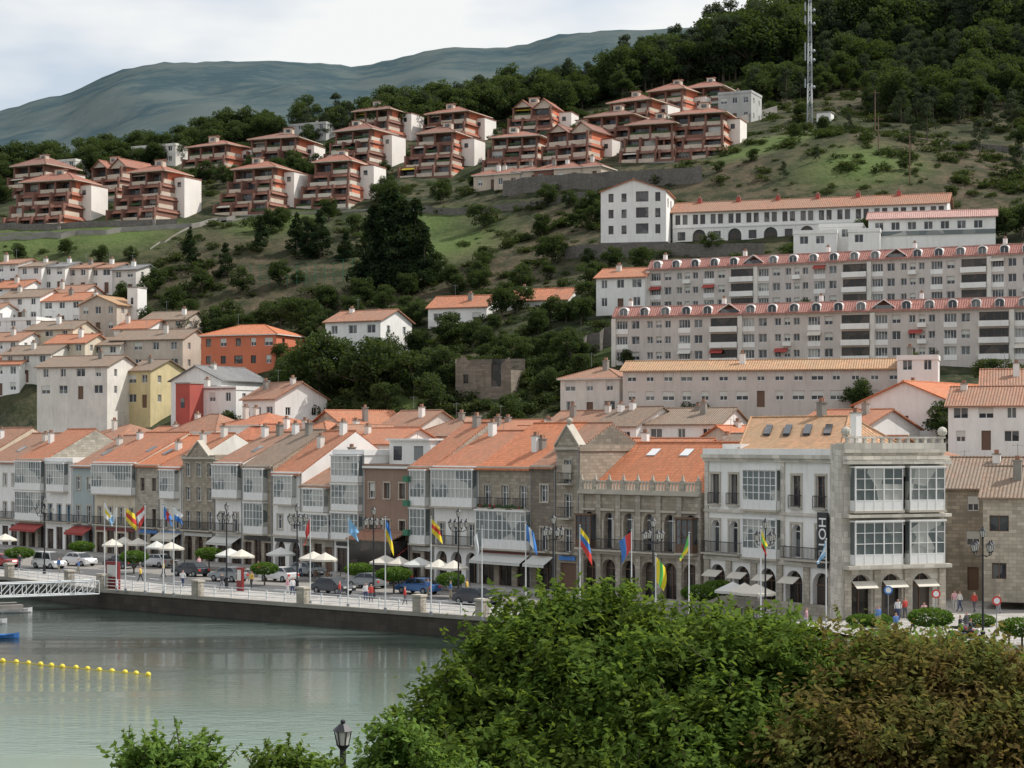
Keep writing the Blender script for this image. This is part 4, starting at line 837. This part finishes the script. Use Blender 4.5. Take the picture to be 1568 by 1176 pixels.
# near trees
def near_tree(name,lobes,lm,leaf,trunk,dens=1.,csz=.25,shl=.95):
    C=[];T=[];ON=[]; segs=[(trunk,(trunk[0],trunk[1],trunk[2]+2.5),.3,.22)]; tb=Vector((trunk[0],trunk[1],trunk[2]+2.3))
    for (px,py,d,rx_,ry_,rz_) in lobes:
        c=np.array(P(px,py,d)); area=4*3.14*((rx_*ry_+ry_*rz_+rx_*rz_)/3); nl=int(area*165*dens*(.1/leaf)**2); per=24; k=max(4,nl//per)
        v=NR.normal(size=(k,3)); v/=np.linalg.norm(v,axis=1)[:,None]; v[:,2]=np.where(v[:,2]<-.45,-v[:,2],v[:,2])
        fw=lambda v: 1+.24*np.sin(v[:,0]*6+px)*np.sin(v[:,1]*5+2)+.2*np.sin(v[:,2]*9+v[:,0]*8+px)
        wob=fw(v)
        rad=NR.uniform(.6,1.06,k)*wob; R3=np.array((rx_,ry_,rz_)); cc=c+v*rad[:,None]*R3
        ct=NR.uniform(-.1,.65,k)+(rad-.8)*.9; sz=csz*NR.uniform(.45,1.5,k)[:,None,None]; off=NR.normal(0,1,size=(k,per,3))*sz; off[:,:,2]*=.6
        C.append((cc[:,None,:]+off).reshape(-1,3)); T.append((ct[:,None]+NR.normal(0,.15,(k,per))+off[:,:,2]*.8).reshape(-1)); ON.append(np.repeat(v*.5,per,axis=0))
        ks=int(area*2.4/ shl**2*.8); vs=NR.normal(size=(ks,3)); vs/=np.linalg.norm(vs,axis=1)[:,None]; vs[:,2]=np.abs(vs[:,2])*.9
        st=c+vs*(.88*fw(vs))[:,None]*R3
        dr=vs*.55+np.array((0,0,.65))+NR.normal(0,.28,(ks,3)); dr/=np.linalg.norm(dr,axis=1)[:,None]; ln=NR.uniform(.3,1.1,ks)*shl
        nl2=16; tq=np.linspace(.05,1,nl2)[None,:,None]; pts=st[:,None,:]+dr[:,None,:]*ln[:,None,None]*tq+NR.normal(0,.07*shl,(ks,nl2,3))*(1.3-tq)
        C.append(pts.reshape(-1,3)); T.append((.5+.45*tq[:,:,0]+NR.normal(0,.15,(ks,nl2))).reshape(-1)); ON.append(np.repeat(vs*.3,nl2,axis=0))
        for i in range(0,ks,3): segs.append((tuple(st[i]),tuple(st[i]+dr[i]*ln[i]),.012,.005))
        segs.append((tuple(tb),tuple(c),.12,.05))
        for i in range(0,k,max(1,k//14)): segs.append((tuple(c),tuple(cc[i]),.035,.012))
    me=veg(name,np.concatenate(C),leaf,np.concatenate(T),lm,segs,.5,.4,np.concatenate(ON)); o=bpy.data.objects.new(name,me); link(o)
    Ci=[]
    for (px,py,d,rx_,ry_,rz_) in lobes:
        c=np.array(P(px,py,d)); v=NR.normal(size=(700,3)); v/=np.linalg.norm(v,axis=1)[:,None]; Ci.append(c+v*NR.uniform(.25,.62,700)[:,None]*np.array((rx_,ry_,rz_)))
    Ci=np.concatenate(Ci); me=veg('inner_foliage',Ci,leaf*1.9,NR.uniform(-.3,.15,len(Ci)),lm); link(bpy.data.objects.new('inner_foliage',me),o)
def gp(px,d): x=(px-CX)/FL*d; return (x,d,gz(x,d)-.3)
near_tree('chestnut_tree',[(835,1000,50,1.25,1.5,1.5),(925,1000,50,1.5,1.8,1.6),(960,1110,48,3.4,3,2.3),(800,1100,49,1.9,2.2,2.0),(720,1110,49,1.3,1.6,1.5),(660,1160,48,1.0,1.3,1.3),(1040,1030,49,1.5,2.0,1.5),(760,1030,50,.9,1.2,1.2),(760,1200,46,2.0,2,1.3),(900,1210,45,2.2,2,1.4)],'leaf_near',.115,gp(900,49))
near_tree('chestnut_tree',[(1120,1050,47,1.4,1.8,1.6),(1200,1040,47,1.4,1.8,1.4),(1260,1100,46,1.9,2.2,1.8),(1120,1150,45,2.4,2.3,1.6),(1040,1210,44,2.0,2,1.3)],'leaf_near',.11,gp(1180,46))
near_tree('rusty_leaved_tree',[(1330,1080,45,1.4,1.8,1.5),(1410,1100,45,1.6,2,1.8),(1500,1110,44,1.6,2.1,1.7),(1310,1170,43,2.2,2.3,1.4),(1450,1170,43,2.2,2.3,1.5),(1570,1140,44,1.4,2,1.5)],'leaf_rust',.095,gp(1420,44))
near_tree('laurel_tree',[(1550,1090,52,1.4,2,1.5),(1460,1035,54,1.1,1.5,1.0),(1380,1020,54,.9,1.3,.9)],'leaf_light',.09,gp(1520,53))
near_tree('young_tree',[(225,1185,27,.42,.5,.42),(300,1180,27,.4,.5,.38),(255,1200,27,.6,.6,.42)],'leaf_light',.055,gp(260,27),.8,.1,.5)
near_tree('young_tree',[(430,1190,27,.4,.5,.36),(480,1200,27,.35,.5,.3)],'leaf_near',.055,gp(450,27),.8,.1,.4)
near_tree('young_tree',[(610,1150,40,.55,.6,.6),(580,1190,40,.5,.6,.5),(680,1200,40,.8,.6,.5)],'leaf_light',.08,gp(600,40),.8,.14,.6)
def topiary():
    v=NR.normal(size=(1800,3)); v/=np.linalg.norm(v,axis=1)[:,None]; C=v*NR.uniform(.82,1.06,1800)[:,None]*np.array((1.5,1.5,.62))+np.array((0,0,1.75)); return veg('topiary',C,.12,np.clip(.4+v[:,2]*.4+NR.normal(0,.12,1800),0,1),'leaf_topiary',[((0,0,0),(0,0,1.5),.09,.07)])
TP=topiary()
for x,y in ((30,870),(205,878),(405,896),(550,898),(603,908),(690,915),(1072,940),(1100,932),(1425,985),(1565,1000),(125,858),(320,872)): put(TP,'topiary_tree',G(x,y),R.uniform(.9,1.05))
for x,y in ((1320,958),(1345,958),(1500,958)): put(TP,'clipped_bush',G(x,y)-Vector((0,0,.9)),.75)
# ------------------------------------------------------------ street furniture
def lamp(p,hh=7.6,arms=4):
    b=B(); p=Vector(p); b.cyl(p,p+Vector((0,0,.9)),.2,.13,'iron',10); b.cyl(p+Vector((0,0,.9)),p+Vector((0,0,hh)),.08,.055,'iron',8); b.sph(p+Vector((0,0,.95)),.19,'iron')
    def lan(q):
        b.cyl(q,q+Vector((0,0,.12)),.06,.12,'iron',6); b.cyl(q+Vector((0,0,.12)),q+Vector((0,0,.55)),.13,.22,'lampglass',6); b.cyl(q+Vector((0,0,.55)),q+Vector((0,0,.78)),.27,.05,'iron',6); b.sph(q+Vector((0,0,.82)),.06,'iron',6,4)
        for i in range(6): t=math.pi/3*i; c=Vector((math.cos(t),math.sin(t),0)); b.cyl(q+c*.13+Vector((0,0,.12)),q+c*.225+Vector((0,0,.55)),.02,.02,'iron',4)
    for i in range(arms):
        t=.4+2*math.pi*i/arms; c=Vector((math.cos(t),math.sin(t),0)); a0=p+Vector((0,0,hh-1.1))
        pts=[a0,a0+c*.35-Vector((0,0,.12)),a0+c*.7,a0+c*.75+Vector((0,0,.15))]
        for u,v in zip(pts[:-1],pts[1:]): b.cyl(u,v,.03,.03,'iron',5)
        lan(pts[-1])
    lan(p+Vector((0,0,hh))); b.finish('street_lamp',p)
for x,y in ((68,880),(347,900),(455,905),(572,915),(702,922),(847,945),(1000,955),(1172,960),(1505,990)): lamp(G(x,y),7.4)
p=P(525,1148,30); b=B(); q=p; gq=Vector(gp(525,30)); b.cyl(gq,q,.07,.05,'iron',8); b.cyl(q,q+Vector((0,0,.08)),.05,.12,'iron',6); b.cyl(q+Vector((0,0,.08)),q+Vector((0,0,.3)),.09,.13,'lampglass',6); b.cyl(q+Vector((0,0,.3)),q+Vector((0,0,.41)),.17,.05,'iron',6); b.sph(q+Vector((0,0,.44)),.04,'iron')
for i in range(6): t=math.pi/3*i; c=Vector((math.cos(t),math.sin(t),0)); b.cyl(q+c*.09+Vector((0,0,.08)),q+c*.135+Vector((0,0,.3)),.012,.012,'iron',4)
b.finish('street_lamp',gq)
def flag(x,y,ptop,cols,vert=False,fw=1.35,fhh=1.8,hoist=1):
    p=G(x,y,.1); ht=CZ-(ptop-HZ)/FL*p.y-.1; b=B(); b.cyl(p,p+Vector((0,0,ht)),.06,.035,'metalwhite',8); b.sph(p+Vector((0,0,ht)),.08,'metalgrey'); b.cyl(p,p+Vector((0,0,.3)),.14,.12,'metalgrey',8)
    n=12; mm=9; ph_=R.uniform(0,6); dx=hoist*R.uniform(.25,.65); droop=R.uniform(.6,1.2); sc_=R.uniform(.7,1.05)
    def q(i,j):
        s=i/n; t=j/mm; return p+Vector((dx*s*fw+.05*hoist+.12*math.sin(t*4+ph_)*s,.25*math.sin(s*8+t*2+ph_)*s,ht-.12-(t*fhh*.75+s*droop*fw*(.85+.3*math.sin(t*3+ph_)))*sc_))
    k=len(cols)
    for i in range(n):
        for j in range(mm):
            c=cols[min(k-1,int((i/n if vert else j/mm)*k))]; b.poly(c,[q(i,j),q(i+1,j),q(i+1,j+1),q(i,j+1)],True)
    b.finish('flagpole',p)
FLG=[(160,903,768,['whitep','yellowp','whitep']),(178,905,775,['whitep','lightblue']),(192,906,776,['yellowp','redp','yellowp']),(222,909,772,['redp','whitep','redp']),(250,910,772,['bluep','redp','bluep']),(266,913,775,['whitep','bluep']),
(475,925,790,['redp']),(533,930,790,['lightblue']),(590,936,792,['bluep','yellowp']),(660,942,792,['yellowp','redp','yellowp']),(738,950,806,['metalgrey','whitep']),(805,955,800,['bluep','whitep','bluep']),(888,960,805,['yellowp','bluep','redp']),(967,960,812,['redp','bluep']),(1055,960,816,['greenp','greenp','yellowp']),(1165,962,808,['yellowp','greenp','redp']),(1265,966,826,['lightblue','whitep','lightblue'])]
for i,(x,y,t,c) in enumerate(FLG): flag(x,y,t,c,vert=i in(1,4,10,11,13),hoist=-1 if i in(1,3,6,10,13,14,16) else 1)
flag(1004,985,850,['yellowp','greenp','yellowp'],True,1.2,3.0)
def car(p,ang,col,van=False):
    L,Wd=4.2,1.72; hb=.86; ht=1.48 if not van else 1.85; F=Fr(p,ang); b=B()
    prof=[(-L/2,.32),(-L/2-.02,.62),(-L/2+.12,.84),(-L/2+.95,.95),(L/2-.35,.98),(L/2-.03,.85),(L/2,.5),(L/2-.05,.3)]
    cab=[(-L/2+.9,.94),(-L/2+1.65,ht-.04),(-L/2+2.2,ht),(L/2-.9,ht-.02),(L/2-.3,1.0)] if not van else [(-L/2+.7,.94),(-L/2+1.3,ht-.04),(-L/2+1.8,ht),(L/2-.3,ht),(L/2-.12,1.0)]
    hw=Wd/2
    for s in (-1,1): b.poly(col,[F.p(x,s*(hw-(.05 if z>.8 else 0)),z) for x,z in (prof if s>0 else prof[::-1])])
    for (x0,z0),(x1,z1) in zip(prof,prof[1:]+prof[:1]):
        a0=hw-(.05 if z0>.8 else 0); a1=hw-(.05 if z1>.8 else 0); b.poly(col if z0>.31 or z1>.31 else 'rubber',[F.p(x0,-a0,z0),F.p(x0,a0,z0),F.p(x1,a1,z1),F.p(x1,-a1,z1)],False)
    def wd(z): return hw-.07-(z-.94)*.3
    for s in (-1,1):
        b.poly(col,[F.p(x,s*wd(z),z) for x,z in cab])
        ins=[]; cx=sum(x for x,_ in cab)/5; cz=sum(z for _,z in cab)/5
        for x,z in cab: ins.append((cx+(x-cx)*.86,cz+(z-cz)*.76))
        b.poly('carglass',[F.p(x,s*(wd(z)+.012),z) for x,z in ins]); b.box(F,cx-.04,cx+.04,s*(wd(1.2)-.02),s*(wd(1.2)+.03),.95,ht-.1,col)
    for i,((x0,z0),(x1,z1)) in enumerate(zip(cab[:-1],cab[1:])):
        b.poly('carglass' if i in (0,3) else col,[F.p(x0,-wd(z0),z0),F.p(x0,wd(z0),z0),F.p(x1,wd(z1),z1),F.p(x1,-wd(z1),z1)],False)
    for x in (-L/2+.8,L/2-.75):
        for s in (-1,1): b.cyl(F.p(x,s*(hw-.2),.32),F.p(x,s*(hw+.01),.32),.33,.33,'rubber',14); b.cyl(F.p(x,s*(hw+.01),.32),F.p(x,s*(hw+.02),.32),.19,.17,'metalgrey',10)
    for s in (-1,1): b.box(F,-L/2-.03,-L/2+.12,s*.62-.18,s*.62+.18,.62,.78,'lampglass'); b.box(F,L/2-.08,L/2+.02,s*.66-.14,s*.66+.14,.62,.82,'redp'); b.box(F,-L/2+1.15,-L/2+1.3,s*(hw+.08)-.08,s*(hw+.08)+.08,.95,1.08,col)
    b.box(F,-L/2-.04,-L/2+.02,-.25,.25,.42,.53,'whitep'); b.finish('parked_car',p)
QA=math.atan2(152-181,-2.5+39)
for x,y,c,v in ((75,870,'car_white',1),(122,866,'car_white',0),(292,882,'car_dark',0),(427,890,'car_white',0),(510,909,'car_dark',0),(562,900,'car_grey',0),(640,909,'car_blue',0),(730,926,'car_dark',0),(5,868,'car_red',0),(240,868,'car_white',0),(470,882,'car_grey',0),(600,893,'car_dark',0),(350,890,'car_grey',0),(185,870,'car_dark',0)): car(G(x,y,-.04),QA+math.pi*(R.random()<.5),c,v)
def parasol(p,col='canvas'):
    b=B(); b.cyl(p,p+Vector((0,0,2.7)),.035,.03,'metalgrey',6); n=8; r=R.uniform(1.2,1.6)
    for i in range(n):
        a0=2*math.pi*i/n; a1=2*math.pi*(i+1)/n; q0=p+Vector((r*math.cos(a0),r*math.sin(a0),2.1)); q1=p+Vector((r*math.cos(a1),r*math.sin(a1),2.1)); b.poly(col,[q0,q1,p+Vector((0,0,2.8))]); b.poly(col,[q0-Vector((0,0,.2)),q1-Vector((0,0,.2)),q1,q0])
    b.cyl(p,p+Vector((0,0,.08)),.3,.3,'concrete',10); b.finish('parasol',p)
    b=B(); t=p+Vector((.7,-.3,0)); b.cyl(t,t+Vector((0,0,.72)),.04,.04,'iron',6); b.cyl(t+Vector((0,0,.72)),t+Vector((0,0,.75)),.38,.38,'metalwhite',12)
    for i in range(3):
        a=2.1*i; F=Fr(t+Vector((math.cos(a),math.sin(a),0))*.7,a+math.pi/2); b.box(F,-.2,.2,-.2,.2,.42,.46,'wood'); b.box(F,-.2,.2,.16,.2,.46,.85,'wood') 
        for u in (-.18,.15):
            for v in (-.18,.15): b.box(F,u,u+.03,v,v+.03,0,.42,'metalgrey')
    b.finish('cafe_table',t)
for x,y in ((172,862),(190,858),(212,860),(240,866),(262,868),(352,880),(370,882),(498,888),(480,886),(590,893),(612,895),(642,897),(672,901),(695,903),(1140,946),(1158,948),(1122,944),(8,852),(430,878)): parasol(G(x,y,.1),'canvas' if R.random()<.7 else 'shutter')
def sign(p,col):
    b=B(); b.cyl(p,p+Vector((0,0,2.9)),.035,.035,'metalgrey',6); c=p+Vector((0,-.05,2.6)); b.cyl(c,c+Vector((0,-.03,0)),.34,.34,col,16); b.cyl(c+Vector((0,-.03,0)),c+Vector((0,-.035,0)),.22,.22,'whitep',16); b.finish('traffic_sign',p)
sign(G(1526,975),'redp'); sign(G(1433,962),'redp'); sign(G(1360,955),'bluep')
b=B(); p=G(173,902,.1); F=Fr(p,QA); b.box(F,-.9,.9,-.15,.15,0,2.6,'darkred'); b.box(F,-.7,.7,.151,.17,1.2,2.3,'shutter'); b.finish('information_board'); b=B(); p=G(368,905,.1); F=Fr(p,QA); b.box(F,-.35,.35,-.15,.15,0,2.2,'darkred'); b.box(F,-.25,.25,.151,.17,1.0,2.0,'shutter'); b.finish('information_board')
b=B()
for i in range(13):
    t=i/12; q=G(5+t*222+R.uniform(-2,2),1012+t*21,-1.58+R.uniform(-.03,.05)); b.sph(q,.2,'yellowp',10,8)
b.cyl(G(5,1012,-1.58),G(227,1033,-1.58),.03,.03,'yellowp',4,False); b.finish('buoy_line')
b=B(); p0=G(-20,916,-.3); p1=G(148,902,.2); F=Fr(p0,math.atan2(p1.y-p0.y,p1.x-p0.x)); L=(p1-p0).length; n=9
for v in (-.9,.9):
    for w in (.1,1.3): b.cyl(F.p(0,v,w),F.p(L,v,w),.07,.07,'metalwhite',6)
    for i in range(n): u=L*i/n; b.cyl(F.p(u,v,.1),F.p(u+L/n,v,1.3),.045,.045,'metalwhite',5); b.cyl(F.p(u+L/n,v,1.3),F.p(u+L/n,v,.1),.045,.045,'metalwhite',5)
b.box(F,0,L,-.9,.9,.05,.12,'metalgrey'); b.box(F,-8,3,-2,1.5,-1.8,-.6,'concrete'); b.finish('gangway_bridge')
def boat(p,ang,col):
    F=Fr(p,ang,.8); b=B(); st=[(-1.8,.5,.45),(-.6,.75,.4),(.6,.7,.42),(1.5,.35,.5),(2.0,.02,.6)]
    for (x0,w0,h0),(x1,w1,h1) in zip(st[:-1],st[1:]):
        for s in (-1,1): b.poly(col,[F.p(x0,s*w0*.5,-.15),F.p(x1,s*w1*.5,-.15),F.p(x1,s*w1,h1),F.p(x0,s*w0,h0)]); b.poly('wood',[F.p(x0,0,.05),F.p(x1,0,.05),F.p(x1,s*w1*.9,.1),F.p(x0,s*w0*.9,.1)])
    b.poly(col,[F.p(-1.8,-.25,-.15),F.p(-1.8,.25,-.15),F.p(-1.8,.5,.45),F.p(-1.8,-.5,.45)]); b.box(F,-.3,0,-.6,.6,.28,.33,'wood'); b.box(F,.8,1.05,-.5,.5,.3,.35,'wood'); b.finish('rowing_boat',p)
boat(G(22,938,-1.6),.3,'whitep'); boat(G(-2,978,-1.6),.2,'bluep'); boat(G(-18,955,-1.6),.1,'whitep')
p=hit(1240,190); b=B(); n=14; hh=31
def lg(i,z): r=.75*(1-.55*z/hh); a=math.pi/4+i*math.pi/2; return p+Vector((r*math.cos(a),r*math.sin(a),z))
for k in range(n):
    z0=hh*k/n; z1=hh*(k+1)/n; mt='metalwhite' if (k//2)%2 else 'metalgrey'
    for i in range(4): b.cyl(lg(i,z0),lg(i,z1),.08,.08,mt,5); b.cyl(lg(i,z0),lg(i+1,z1),.04,.04,mt,4); b.cyl(lg(i+1,z0),lg(i,z1),.04,.04,mt,4); b.cyl(lg(i,z1),lg(i+1,z1),.04,.04,mt,4)
for z in (8,14,16,22,25): b.sph(p+Vector((.8,-.6,z)),.4,'metalgrey'); b.box(Fr(p+Vector((-1,0,z+1)),0),-.15,.15,-.1,.1,-1,1,'metalgrey')
b.box(Fr(p+Vector((1.5,0,0)),-.4),0,3.2,-3,0,-1,2.4,'white'); b.box(Fr(p+Vector((1.5,0,0)),-.4),-.2,3.4,-3.2,.2,2.4,2.6,'concrete'); b.finish('antenna_mast',p)
for x,y,h_ in ((1340,205,9),(1393,285,9),(735,160,9),(1345,235,7)):
    q=hit(x,y); b=B(); b.cyl(q,q+Vector((0,0,h_)),.13,.09,'wood',6); b.cyl(q+Vector((-1,0,h_-.6)),q+Vector((1,0,h_-.6)),.05,.05,'wood',5); b.finish('utility_pole',q)
a_=hit(370,440); c_=hit(540,430); b=B()
for i in range(13): t=i/12; q=a_.lerp(c_,t); q.z=gz(q.x,q.y); b.cyl(q,q+Vector((0,0,4)),.06,.06,'green',5)
for w in (.3,1.3,2.3,3.3,4): b.cyl(a_+Vector((0,0,w)),c_+Vector((0,0,w)),.03,.03,'green',4)
b.finish('sports_fence')
# ------------------------------------------------------------ people
def pmat(shirt,pants,skin=(.45,.27,.2),hair=(.05,.03,.02)):
    m,n,l,b=nm('clothing'); tc=n.new('ShaderNodeTexCoord').outputs['Object']; s=n.new('ShaderNodeSeparateXYZ'); l.new(tc,s.inputs[0])
    r=n.new('ShaderNodeValToRGB'); r.color_ramp.interpolation='CONSTANT'; l.new(mapr(n,l,s.outputs[2],0,2),r.inputs[0]); e=r.color_ramp.elements; e[0].position=0; e[0].color=(.05,.04,.04,1); e[1].position=.04; e[1].color=(*pants,1)
    for pos,c in ((.47,shirt),(.725,skin),(.835,hair)): x=e.new(pos); x.color=(*c,1)
    l.new(r.outputs[0],b.inputs['Base Color']); b.inputs['Roughness'].default_value=.85; return m
def person(p,ang,shirt,pants,stride=.25,ride=False):
    J={'pel':(0,0,.95,.15),'sp':(0,0,1.15,.135),'ch':(0,0,1.36,.16),'nk':(0,.0,1.5,.06),'hd':(0,-.02,1.6,.09),'ht':(0,-.01,1.7,.085)}
    for s,k in ((-1,'l'),(1,'r')):
        st=stride*s; J['hp'+k]=(s*.09,0,.88,.1); J['kn'+k]=(s*.1,-st*.5-.03,.48,.065); J['an'+k]=(s*.1,-st+(.05 if st<0 else 0),.08,.042); J['ft'+k]=(s*.11,-st-.14,.04,.038)
        J['sh'+k]=(s*.19,0,1.4,.06); J['el'+k]=(s*.25,st*.4,1.12,.042); J['wr'+k]=(s*.25,st*.7-.08,.88,.03); J['hn'+k]=(s*.24,st*.75-.1,.79,.034)
        if ride:
            J['kn'+k]=(s*.2,-.4,.82,.065); J['an'+k]=(s*.2,-.25,.42,.042); J['ft'+k]=(s*.2,-.4,.36,.038); J['el'+k]=(s*.28,-.25,1.2,.042); J['wr'+k]=(s*.28,-.5,1.12,.03); J['hn'+k]=(s*.28,-.58,1.12,.034)
    names=list(J); E=[('pel','sp'),('sp','ch'),('ch','nk'),('nk','hd'),('hd','ht')]
    for k in 'lr': E+=[('pel','hp'+k),('hp'+k,'kn'+k),('kn'+k,'an'+k),('an'+k,'ft'+k),('ch','sh'+k),('sh'+k,'el'+k),('el'+k,'wr'+k),('wr'+k,'hn'+k)]
    me=bpy.data.meshes.new('person'); me.from_pydata([J[k][:3] for k in names],[(names.index(a),names.index(c)) for a,c in E],[])
    o=bpy.data.objects.new('person',me); link(o); o.modifiers.new('Skin','SKIN')
    try:
        for i,k in enumerate(names): me.skin_vertices[0].data[i].radius=(J[k][3],J[k][3])
        me.skin_vertices[0].data[0].use_root=True
    except Exception as ex: print('skin',ex)
    sb=o.modifiers.new('Sub','SUBSURF'); sb.levels=1; sb.render_levels=2; me.materials.append(pmat(shirt,pants)); o.location=p; o.rotation_euler=(0,0,ang)
CL=[((.7,.7,.7),(.05,.07,.15)),((.5,.06,.05),(.1,.1,.12)),((.1,.2,.45),(.3,.27,.2)),((.65,.45,.1),(.06,.06,.07)),((.05,.05,.06),(.25,.25,.28)),((.7,.4,.45),(.6,.6,.6))]
for i,(x,y) in enumerate(((1375,950),(1386,948),(1345,962),(1398,975),(1480,972),(1462,935),(1470,936),(1492,938),(1372,974),(1545,985),(1530,940),(1235,965),(460,884),(395,884),(690,918),(715,915),(30,872),(305,876),(280,900),(520,918),(90,878),(215,893),(340,905),(440,912),(448,913),(620,928),(655,915),(385,902),(1440,968),(1415,956),(560,922),(568,924),(120,880),(250,884))): person(G(x,y,.0 if x>1100 else -.04),R.uniform(0,6.28),*CL[i%6],stride=R.uniform(.1,.3))
def motorbike(p,ang):
    # wheel axis along local x, travel along local -y
    ca_,sa_=math.cos(ang),math.sin(ang); T=lambda x,y,z: p+Vector((x*ca_-y*sa_,x*sa_+y*ca_,z)); b=B()
    for y in (-.72,.62): b.cyl(T(-.06,y,.3),T(.06,y,.3),.3,.3,'rubber',16); b.cyl(T(-.065,y,.3),T(.065,y,.3),.17,.17,'metalgrey',12)
    for s in (-.1,.1): b.cyl(T(s,-.72,.3),T(s,-.5,1.0),.025,.025,'metalgrey',6)
    b.cyl(T(-.32,-.5,1.08),T(.32,-.5,1.08),.02,.02,'iron',6); b.sph(T(0,-.62,.9),.1,'lampglass'); b.cyl(T(0,-.5,.7),T(0,-.05,.78),.14,.17,'redp',8); b.cyl(T(0,-.05,.78),T(0,.7,.8),.13,.1,'rubber',8); b.cyl(T(0,-.3,.42),T(0,.25,.42),.16,.14,'metalgrey',8); b.cyl(T(.14,0,.3),T(.14,.7,.38),.04,.05,'metalgrey',6)
    b.finish('motorcycle',p)
for x,y,a in ((1486,984,.9),(1470,978,1.1)):
    q=G(x,y,.0); motorbike(q,a); person(q,a,(.04,.04,.05),(.05,.06,.1),0,True)
b=B(); z=-.046; b.poly('paving',[Vector((12,150,z)),Vector((22,138,z)),Vector((60,125,z)),Vector((75,165,z)),Vector((30,171,z))]); b.finish('plaza_pavement')
b=B(); z=-.04; b.poly('asphalt',[Vector((20,138.5,z)),Vector((24,128,z)),Vector((60,112,z)),Vector((62,122,z)),Vector((34,133,z))]); b.finish('side_road')
# ------------------------------------------------------------ camera, light
cam=bpy.data.cameras.new('camera'); co=bpy.data.objects.new('camera',cam); link(co); co.location=(0,0,CZ); co.rotation_euler=(math.pi/2,0,0)
cam.sensor_width=36; cam.lens=36*FL/1568; cam.shift_y=(HZ-588)/1568; cam.clip_end=20000; cam.clip_start=.5; scene.camera=co
sv=Vector((.64,.14,.76)).normalized(); sl=bpy.data.lights.new('sun','SUN'); sl.energy=4.2; sl.angle=math.radians(.5); sl.color=(1,.955,.89); so=bpy.data.objects.new('sun',sl); link(so); so.rotation_euler=sv.to_track_quat('Z','Y').to_euler()
w=bpy.data.worlds.new('World'); scene.world=w; w.use_nodes=True; n=w.node_tree.nodes; l=w.node_tree.links; bg=n['Background']
sk=n.new('ShaderNodeTexSky'); sk.sky_type='NISHITA'; sk.sun_disc=False; sk.sun_elevation=math.asin(sv.z); sk.sun_rotation=math.atan2(sv.x,sv.y); sk.air_density=1.; sk.dust_density=2.
tc=n.new('ShaderNodeTexCoord').outputs['Generated']; cl=noise(n,l,mapping(n,l,tc,(2.5,2.5,8)),2.,4,.55)
c=mix(n,l,mapr(n,l,cl,.36,.6,0.4,1),sk.outputs[0],(6.2,6.3,6.3)); l.new(c,bg.inputs[0]); bg.inputs[1].default_value=.148
scene.view_settings.view_transform='Standard'; scene.view_settings.look='None'; scene.view_settings.exposure=0; scene.view_settings.gamma=1
